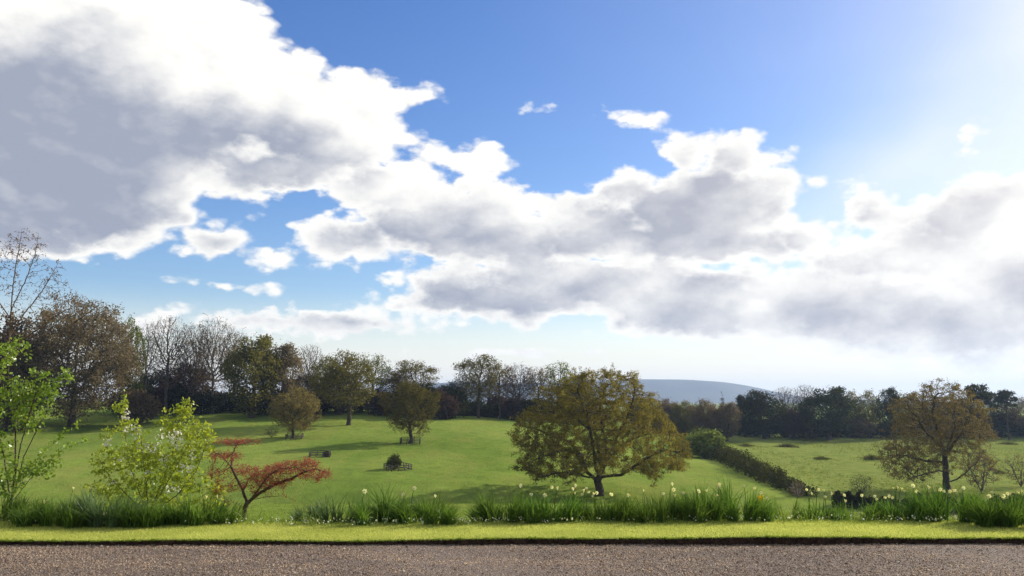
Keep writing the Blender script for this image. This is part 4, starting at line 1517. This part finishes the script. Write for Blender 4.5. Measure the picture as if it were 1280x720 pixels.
def clump(px0, px1, dy, h, n, label, flowers=(), mat='daff_leaf', seed=0, depth=0.5, bare=False, yellow=()):
    """a daffodil clump spanning picture columns px0..px1 at dy metres behind the turf edge"""
    rg = np.random.RandomState(seed + 500)
    dy = dy - 0.55
    xm = (px0 + px1) / 2
    Y = float(edge_y(0)) + dy
    c = at(xm, 640, Y)
    Y = float(edge_y(c.x)) + dy
    w = (px1 - px0) / F * Y
    z0 = surf_z(c.x, Y)
    e = obj('daffodil_clump', None, loc=(c.x, Y, z0))
    # several bulbs give several fans of leaves
    n = int(n * 1.7)
    nb_ = max(3, int(w / 0.075))
    bx_ = np.linspace(-w / 2 * .95, w / 2 * .95, nb_) + rg.randn(nb_) * 0.03
    by_ = rg.uniform(-depth / 2, depth / 2, nb_)
    i = rg.randint(0, nb_, n)
    b_ = np.stack([bx_[i] + rg.randn(n) * .035, by_[i] + rg.randn(n) * .035, np.zeros(n)], 1)
    zz = np.array([max(surf_z(c.x + x_, Y + y_), z0 - 0.25) - z0 for x_, y_ in zip(bx_, by_)])
    b_[:, 2] = zz[i] - 0.02
    out = np.arctan2(b_[:, 1] * 0.8, b_[:, 0]) + rg.randn(n) * 1.0
    ed = np.abs(b_[:, 0]) / (w / 2)
    hb = h * (1.15 - 0.38 * ed ** 2) * (0.70 + 0.42 * rg.rand(nb_))[i] * (0.55 + 0.5 * rg.rand(n))
    lean = np.clip(np.abs(rg.randn(n)) * 0.45 + 0.05 + 0.30 * ed * rg.rand(n), 0, 1.5)
    flop = rg.rand(n) < 0.13
    lean = np.where(flop, 0.9 + 0.7 * rg.rand(n), lean)
    hb = hb * (0.85 + 0.3 * rg.rand())
    v = blades(rg, b_, hb - b_[:, 2] * .6, 0.009 + 0.008 * rg.rand(n), lean, out, 4, 0.55)
    lf = obj('leaves', blade_mesh('daffodil_leaves', [v], M[mat]), e)
    lf['kind'] = 'stuff'
    for k_, f in enumerate(flowers):
        fx, fy = f[0], f[1]
        yo = rg.uniform(-0.12, 0.05)
        tgt = at(fx, fy, Y + yo)
        H_, B_, sm = STEMS[(k_ + seed) % 5]
        zb = surf_z(tgt.x, Y + yo)
        sc_z = max(0.3, (tgt.z - zb) / H_)
        st = obj('stem', sm, e, loc=(tgt.x - B_ - c.x, yo, zb - z0), scale=(1, 1, sc_z))
        pm, tm = FL[(k_ + seed) % 4]
        s_ = f[2] if len(f) > 2 else rg.uniform(0.55, 0.78)
        yw = math.pi + rg.uniform(-1.5, 1.5) if k_ % 3 else rg.uniform(-1.4, 1.4)
        fl = obj('flower', pm, e, loc=(tgt.x - c.x, yo - 0.01, tgt.z - z0), rot=(rg.uniform(-.1, .5), rg.rand(), yw), scale=(s_, s_, s_ * rg.uniform(.75, 1.1)))
        tp = obj('trumpet', tm, fl)
        if f in yellow:
            set_mats(fl, [M['petal_yellow']])
            set_mats(tp, [M['trumpet_orange']])
            fl['label'] = 'deep yellow flower'
    tag(e, label, 'daffodils', 'daffodil clumps along the back of the lawn')
    return e


clump(372, 470, 2.15, .36, 330, 'thin pale grey-green clump of daffodil leaves beside the red maple limbs', [], 'daff_pale', 1)
clump(452, 512, 2.0, .44, 330, 'dense leaning clump of daffodil leaves between pale thin clump and bushy dark clump', [(456, 614, .9)], 'daff_leaf', 2)
clump(500, 562, 1.9, .48, 420, 'bushy dark daffodil clump with three flowers beside the open gap in the row', [(518, 610), (504, 618), (544, 620)], 'daff_leaf', 3)
clump(596, 660, 1.95, .46, 520, 'tall dark daffodil clump beside the open gap with one flower', [(651, 607)], 'daff_leaf', 4)
clump(648, 732, 1.95, .42, 460, 'upright daffodil clump with a pair of cream flowers before the slope', [(664, 618), (690, 609), (697, 610), (681, 619, .8), (716, 611), (719, 607), (718, 616)], 'daff_leaf', 5)
clump(714, 806, 2.0, .38, 520, 'low daffodil clump with a cluster of cream flowers before the great oak trunk', [(730, 613), (733, 610), (736, 615), (742, 617), (746, 616), (741, 620), (764, 618, .8), (785, 619, .8), (804, 613), (728, 618)], 'daff_leaf', 6)
clump(786, 868, 1.95, .42, 460, 'daffodil clump past the great oak trunk with scattered cream flowers', [(829, 617), (840, 605), (842, 612), (844, 619), (854, 616, .8)], 'daff_leaf', 7)
clump(850, 916, 1.95, .42, 400, 'daffodil clump with two small cream flowers between great oak and yellow flower', [(873, 614), (883, 613), (899, 605), (899, 609), (896, 619)], 'daff_leaf', 8)
clump(898, 948, 1.95, .44, 380, 'leaning dark daffodil clump with one deep yellow flower among cream ones', [(930, 607, .7), (943, 610, .7), (951, 616), (951, 623, 1.3), (959, 623)], 'daff_leaf', 9, yellow=((951, 623, 1.3),))
clump(966, 994, 2.15, .34, 60, 'small sparse tuft of upright leaves beside the yellow flower', [], 'daff_leaf', 10)
clump(996, 1052, 2.1, .36, 190, 'thin upright daffodil clump at the near end of the long hedge', [(1008, 612), (1014, 617), (1023, 612), (1030, 613), (1031, 621), (1039, 617)], 'daff_leaf', 11)
clump(1040, 1098, 2.2, .30, 120, 'low thin daffodil clump before the low dark hedge with drooping flowers', [(1055, 619), (1056, 626), (1077, 619), (1093, 620), (1095, 624)], 'daff_leaf', 12)
clump(1095, 1152, 2.1, .40, 380, 'daffodil clump with many flowers between drooping clump and brown oak trunk', [(1106, 622), (1111, 620), (1115, 622), (1117, 610), (1121, 609), (1126, 611), (1131, 614), (1145, 614)], 'daff_leaf', 13)
clump(1145, 1215, 2.0, .44, 480, 'thick glossy daffodil clump directly before the brown oak trunk', [(1141, 607, .8), (1160, 609), (1175, 612), (1180, 614), (1187, 614, .8), (1193, 613, .8), (1204, 610)], 'daff_leaf', 14)
clump(1212, 1300, 1.55, .46, 700, 'big dark daffodil clump nearest the drive, heavy with shade', [(1240, 615), (1254, 620), (1259, 617), (1263, 617), (1272, 616), (1276, 614), (1236, 620, .8)], 'daff_leaf', 15, depth=0.6)
clump(1290, 1400, 1.8, .44, 500, 'daffodil clump past the big dark one at the end of the row', [(1310, 612), (1330, 615)], 'daff_leaf', 16)
clump(-80, 66, 1.9, .40, 560, 'daffodil leaves under the green-leaved sapling', [], 'daff_leaf', 17)
clump(36, 122, 1.7, .42, 560, 'dark arching daffodil clump with a white flower between sapling and blossom shrub', [(92, 610), (56, 627, .8)], 'daff_leaf', 18)
clump(92, 172, 1.6, .42, 600, 'glossy arching daffodil clump in deep shade under the blossom shrub', [(132, 642, .8)], 'daff_pale', 19)
clump(145, 225, 1.75, .42, 540, 'dark upright daffodil clump below the middle of the blossom shrub', [(163, 636, .7)], 'daff_leaf', 20)
clump(200, 292, 1.85, .36, 500, 'bright green daffodil clump with two white flowers beside the red maple trunk', [(258, 621), (272, 620)], 'daff_leaf', 21)


# loose upright tufts between the clumps
n = 5200
xs = rng.uniform(-9.5, 9.5, n)
k_ = rng.rand(n) < 0.25 + 0.75 * np.clip(np.sin(xs * 3.1) * np.sin(xs * 1.3 + .6) + .2, 0, 1)
xs = xs[k_]
xs = xs[(xs < -0.9) | (xs > -0.5)]
n = len(xs)
ys = edge_y(xs) + 1.15 + 0.5 * rng.rand(n)
b = np.stack([xs, ys, np.maximum(lawn_z(xs, ys), -0.3) - 0.02], 1)
v = blades(rng, b, 0.08 + 0.20 * rng.rand(n) ** 1.5, 0.006 + 0.005 * rng.rand(n), 0.2 + 0.9 * rng.rand(n), rng.rand(n) * 6.283, 3)
o = obj('rough_grass', blade_mesh('rough_grass', [v], M['fringe_blade']))
tag(o, 'loose taller grass blades among the daffodil clumps', 'grass', kind='stuff')


# ---------------------------------------------------------------- shrubs on the bank in front
def near_shrub(name, Y, root_px, lines_px, ells, step, dk, r_tip, r_root, leaf, leaf_n, spread, mat, bark, label, seed, cat, n_att, extra=None, jitter=0.25, leaf_cnt=3, flat=0.0, aspect=0.6, up=0.03, thick=0.006):
    """lines_px: limb polylines (px,py,depth offset); ells: leaf masses (px,py,rx,ry,depth,rdepth,share)"""
    rg = np.random.RandomState(seed)
    c = at(root_px[0], root_px[1], Y)
    z0 = surf_z(c.x, Y)
    o0 = np.array([c.x, Y, z0])

    def P_(px, py, d):
        return np.array(at(px, py, Y + d)) - o0
    lines = []
    for i, pl in enumerate(lines_px):
        q = [P_(*p) for p in pl]
        if i == 0:
            q = [np.array([q[0][0], q[0][1], -0.06])] + q
        lines.append(q)
    tot = sum(e_[6] for e_ in ells)
    att = []
    sc_ = Y / F
    for (ex, ey_, rx, ry, d, rd, sh_) in ells:
        att.append(in_ell(rg, max(6, int(n_att * sh_ / tot)), P_(ex, ey_, d), (rx * sc_, rd, ry * sc_)))
    att = np.concatenate(att)
    P, par = colonize(rg, att, line_trunk(lines, step, rg, step * .06), step, dk, jitter, up)
    r, main, cnt = branch_radii(par, r_tip, r_root)
    sel = r > thick
    e = obj(name, None, loc=o0)
    tv, tq = tubes(P, par, r, main, sel, 6)
    if len(tq):
        obj('trunk', mesh_np(name + '_trunk', tv, [tq], [M[bark]], smooth=True), e)
    tv, tq = tubes(P, par, r, main, ~sel, 3)
    tw = obj('twigs', mesh_np(name + '_twigs', tv, [tq], [M[bark]]), e)
    tw['kind'] = 'stuff'
    tips = np.where(cnt <= leaf_cnt)[0]
    n = int(leaf_n * len(tips))
    ii = tips[rg.randint(0, len(tips), n)]
    lc = P[ii] + rg.randn(n, 3) * spread
    lv, lq = leaf_quads(rg, lc, leaf, aspect, flat)
    lo = obj('leaves', mesh_np(name + '_leaves', lv, [lq], [M[mat]]), e)
    lo['kind'] = 'stuff'
    if extra:
        extra(e, P_, rg)
    tag(e, label, cat)
    return e


# green-leaved sapling at the left edge
near_shrub('sapling', 12.6, (14, 640), [
    [(14, 644, 0), (14, 632, 0), (19, 585, 0), (20, 520, .1), (10, 470, .1), (12, 440, .1)],
    [(14, 628, 0), (30, 570, .1), (50, 530, .1), (62, 510, .15), (80, 475, .15)],
    [(15, 620, 0), (26, 555, -.1), (38, 515, -.1), (45, 490, -.1), (42, 465, -.1)],
    [(14, 625, 0), (38, 582, -.1), (70, 550, -.15), (95, 530, -.2)],
    [(14, 628, 0), (45, 590, 0), (80, 560, 0), (112, 550, 0)],
    [(14, 632, 0), (5, 570, .1), (-10, 510, .2), (-25, 470, .2)],
    [(14, 634, 0), (-5, 590, -.1), (-30, 550, -.2)],
], [(15, 440, 24, 18, 0, .25, 3), (45, 485, 36, 24, 0, .3, 4), (82, 470, 12, 8, .1, .1, 1), (20, 500, 34, 24, 0, .3, 4), (-20, 470, 30, 40, .1, .3, 4), (38, 528, 22, 14, 0, .25, 1.6), (64, 490, 10, 8, 0, .1, 1), (20, 590, 40, 16, -.1, .3, 3), (60, 585, 22, 14, -.1, .2, 1.4), (0, 560, 16, 22, 0, .25, 1.5), (-30, 540, 20, 30, 0, .25, 2), (8, 610, 26, 14, -.1, .2, 1.5)],
    0.045, 0.05, 0.0018, 0.020, 0.058, 3.4, 0.032, 'near_green', 'bark_near', 'sapling with fresh green leaves and dark forked stems, before the brown tree', 201, 'tree', 900, leaf_cnt=3)

# wispy bare birch behind it
near_shrub('birch_tree', 15.5, (-22, 640), [
    [(-22, 640, 0), (-16, 560, 0), (-2, 480, 0), (12, 420, 0), (15, 370, 0), (20, 330, 0), (27, 292, 0)],
    [(12, 420, 0), (30, 392, .1), (52, 365, .2), (72, 330, .3)],
    [(11, 440, 0), (36, 420, -.1), (64, 398, -.2), (96, 380, -.3)],
    [(12, 400, 0), (-5, 372, 0), (-12, 330, 0), (-5, 300, .1)],
    [(13, 385, 0), (32, 350, 0), (44, 318, .1), (48, 292, .1)],
    [(10, 450, 0), (60, 432, .2), (95, 402, .3), (128, 378, .3)],
    [(10, 460, 0), (-30, 420, .1), (-60, 370, .2)],
], [(30, 310, 26, 26, 0, .4, 4), (60, 350, 24, 30, .1, .4, 3), (85, 375, 20, 16, -.1, .3, 2), (5, 340, 24, 36, 0, .4, 3), (40, 385, 40, 24, 0, .4, 3), (115, 385, 20, 14, .2, .3, 2), (-40, 370, 30, 40, .1, .4, 3)],
    0.06, 0.065, 0.0026, 0.018, 0.030, 1.5, 0.02, 'bud_leaf', 'twig_brown', 'tall wispy bare birch with fine orange-brown twigs against the sky', 202, 'tree', 1500, jitter=0.14, up=0.22, leaf_cnt=2)


def add_blossom(spots):
    def f(e, P_, rg):
        lv = []
        for (x, y, rx, ry, n) in spots:
            sc_ = 12.4 / F
            c = in_ell(rg, int(n * 0.75), P_(x, y, rg.uniform(-.50, -.25)), (rx * sc_ * 1.2, .09, ry * sc_ * 1.3))
            lv.append(c)
        c = np.concatenate(lv)
        v, q = leaf_quads(rg, c, 0.028, 0.9)
        o = obj('blossom', mesh_np('blossom', v, [q], [M['blossom']]), e)
        o['kind'] = 'stuff'
    return f


bl = [(158, 518, 4, 6, 30), (160, 537, 5, 5, 36), (134, 552, 4, 8, 40), (170, 540, 6, 8, 45), (178, 558, 6, 6, 40), (200, 545, 4, 8, 40), (222, 552, 7, 9, 80), (218, 545, 8, 7, 60), (190, 560, 7, 5, 40), (205, 575, 6, 6, 36), (232, 585, 9, 5, 60), (150, 575, 6, 4, 20), (140, 600, 7, 4, 18), (215, 612, 8, 4, 40), (240, 570, 5, 6, 26), (182, 590, 5, 4, 16), (160, 590, 5, 4, 14)]
near_shrub('blossom_shrub', 12.4, (185, 648), [
    [(185, 648, 0), (185, 644, 0)],
    [(184, 645, 0), (172, 610, .1), (160, 575, .1), (156, 540, .1), (155, 503, .1)],
    [(185, 645, 0), (200, 610, .1), (212, 575, .1), (224, 540, .1), (231, 502, .1)],
    [(185, 645, 0), (183, 605, -.1), (178, 570, -.1), (176, 545, -.1)],
    [(184, 645, 0), (160, 620, -.1), (138, 598, -.1), (122, 570, -.1)],
    [(186, 645, 0), (220, 620, -.1), (245, 590, -.1), (256, 560, -.1)],
    [(186, 645, 0), (205, 610, -.3), (225, 575, -.3), (243, 542, -.3)],
    [(184, 645, 0), (150, 630, .2), (120, 615, .2)],
    [(186, 645, 0), (230, 632, .2), (262, 615, .2)],
], [(155, 506, 5, 15, 0, .06, 1.4), (143, 510, 5, 5, 0, .06, .6), (172, 548, 6, 18, 0, .08, .9), (206, 522, 5, 12, 0, .06, .7), (262, 548, 6, 12, 0, .06, .8), (160, 535, 14, 10, 0, .15, 1.6), (134, 542, 9, 8, 0, .1, 1.1), (231, 512, 12, 14, 0, .15, 3), (218, 535, 22, 14, 0, .2, 3.4), (245, 545, 20, 20, 0, .2, 4), (255, 560, 12, 14, 0, .15, 1.8), (175, 570, 34, 20, 0, .3, 4.5), (135, 580, 20, 22, 0, .25, 3.4), (215, 580, 34, 22, 0, .3, 4.8), (185, 605, 50, 14, 0, .3, 4), (240, 605, 30, 14, 0, .25, 3), (270, 612, 14, 10, 0, .15, 1.2), (130, 610, 24, 12, 0, .2, 2.2), (190, 628, 70, 12, 0, .3, 4), (265, 630, 18, 10, 0, .2, 1.5)],
    0.040, 0.042, 0.0016, 0.013, 0.054, 2.9, 0.024, 'fresh_leaf', 'bark_near', 'shrub with bright yellow-green leaves and white blossom between sapling and red maple', 203, 'shrub', 1900, extra=add_blossom(bl))

# small red maple
near_shrub('maple_tree', 12.0, (305, 644), [
    [(305, 644, 0), (306, 634, 0), (309, 629, 0)],
    [(309, 630, 0), (303, 612, 0), (296, 598, 0), (288, 582, 0), (277, 570, 0), (267, 565, 0)],
    [(309, 629, 0), (325, 616, 0), (345, 605, .05), (365, 598, .05), (380, 590, .05), (396, 586, .05), (412, 592, .05)],
    [(312, 627, 0), (326, 608, -.2), (336, 594, -.3), (350, 586, -.35), (370, 584, -.35)],
    [(314, 626, 0), (335, 621, .2), (352, 620, .3), (368, 625, .3)],
    [(303, 614, 0), (311, 598, .3), (322, 590, .4), (340, 586, .5)],
    [(303, 634, 0), (292, 628, -.1), (285, 630, -.1)],
    [(290, 585, 0), (290, 568, .2), (296, 556, .3)],
], [(295, 552, 30, 3, .35, .25, 2.2), (282, 570, 22, 6, .1, .3, 2.4), (300, 588, 22, 6, .2, .3, 1.8), (335, 590, 24, 8, 0, .45, 3), (365, 584, 34, 8, 0, .45, 4.6), (395, 593, 22, 8, 0, .35, 3), (345, 602, 24, 7, 0, .4, 2), (318, 605, 24, 8, .1, .4, 1.5), (270, 592, 14, 9, .1, .2, .9), (385, 577, 16, 5, .1, .25, 1.4), (280, 610, 14, 8, .1, .2, .6)],
    0.032, 0.034, 0.0014, 0.034, 0.021, 9.5, 0.022, 'red_leaf', 'bark_near', 'small red-leaved maple with dark spreading crooked limbs on the bank', 204, 'tree', 1300, flat=0.5, aspect=0.55, jitter=0.3, up=0.0)

# ---------------------------------------------------------------- the air: thin haze over the whole valley
hb = mesh_np('haze', [(x, y, z) for z in (-16, 116) for x, y in ((-5700, -200), (5700, -200), (5700, 5950), (-5700, 5950))],
             [np.array([(0, 3, 2, 1), (4, 5, 6, 7), (0, 1, 5, 4), (1, 2, 6, 5), (2, 3, 7, 6), (3, 0, 4, 7)])])
hm, hg, hout = new_mat('haze_air')
pvn = hg.n('ShaderNodeVolumePrincipled')
pvn.inputs['Color'].default_value = (0.50, 0.69, 1.0, 1)
pvn.inputs['Density'].default_value = 0.00015
pvn.inputs['Anisotropy'].default_value = 0.3
hg.link(pvn.outputs[0], hout.inputs['Volume'])
hb.materials.append(hm)
ho = obj('haze', hb)
tag(ho, 'thin bluish haze hanging over the whole valley', 'haze', kind='stuff')
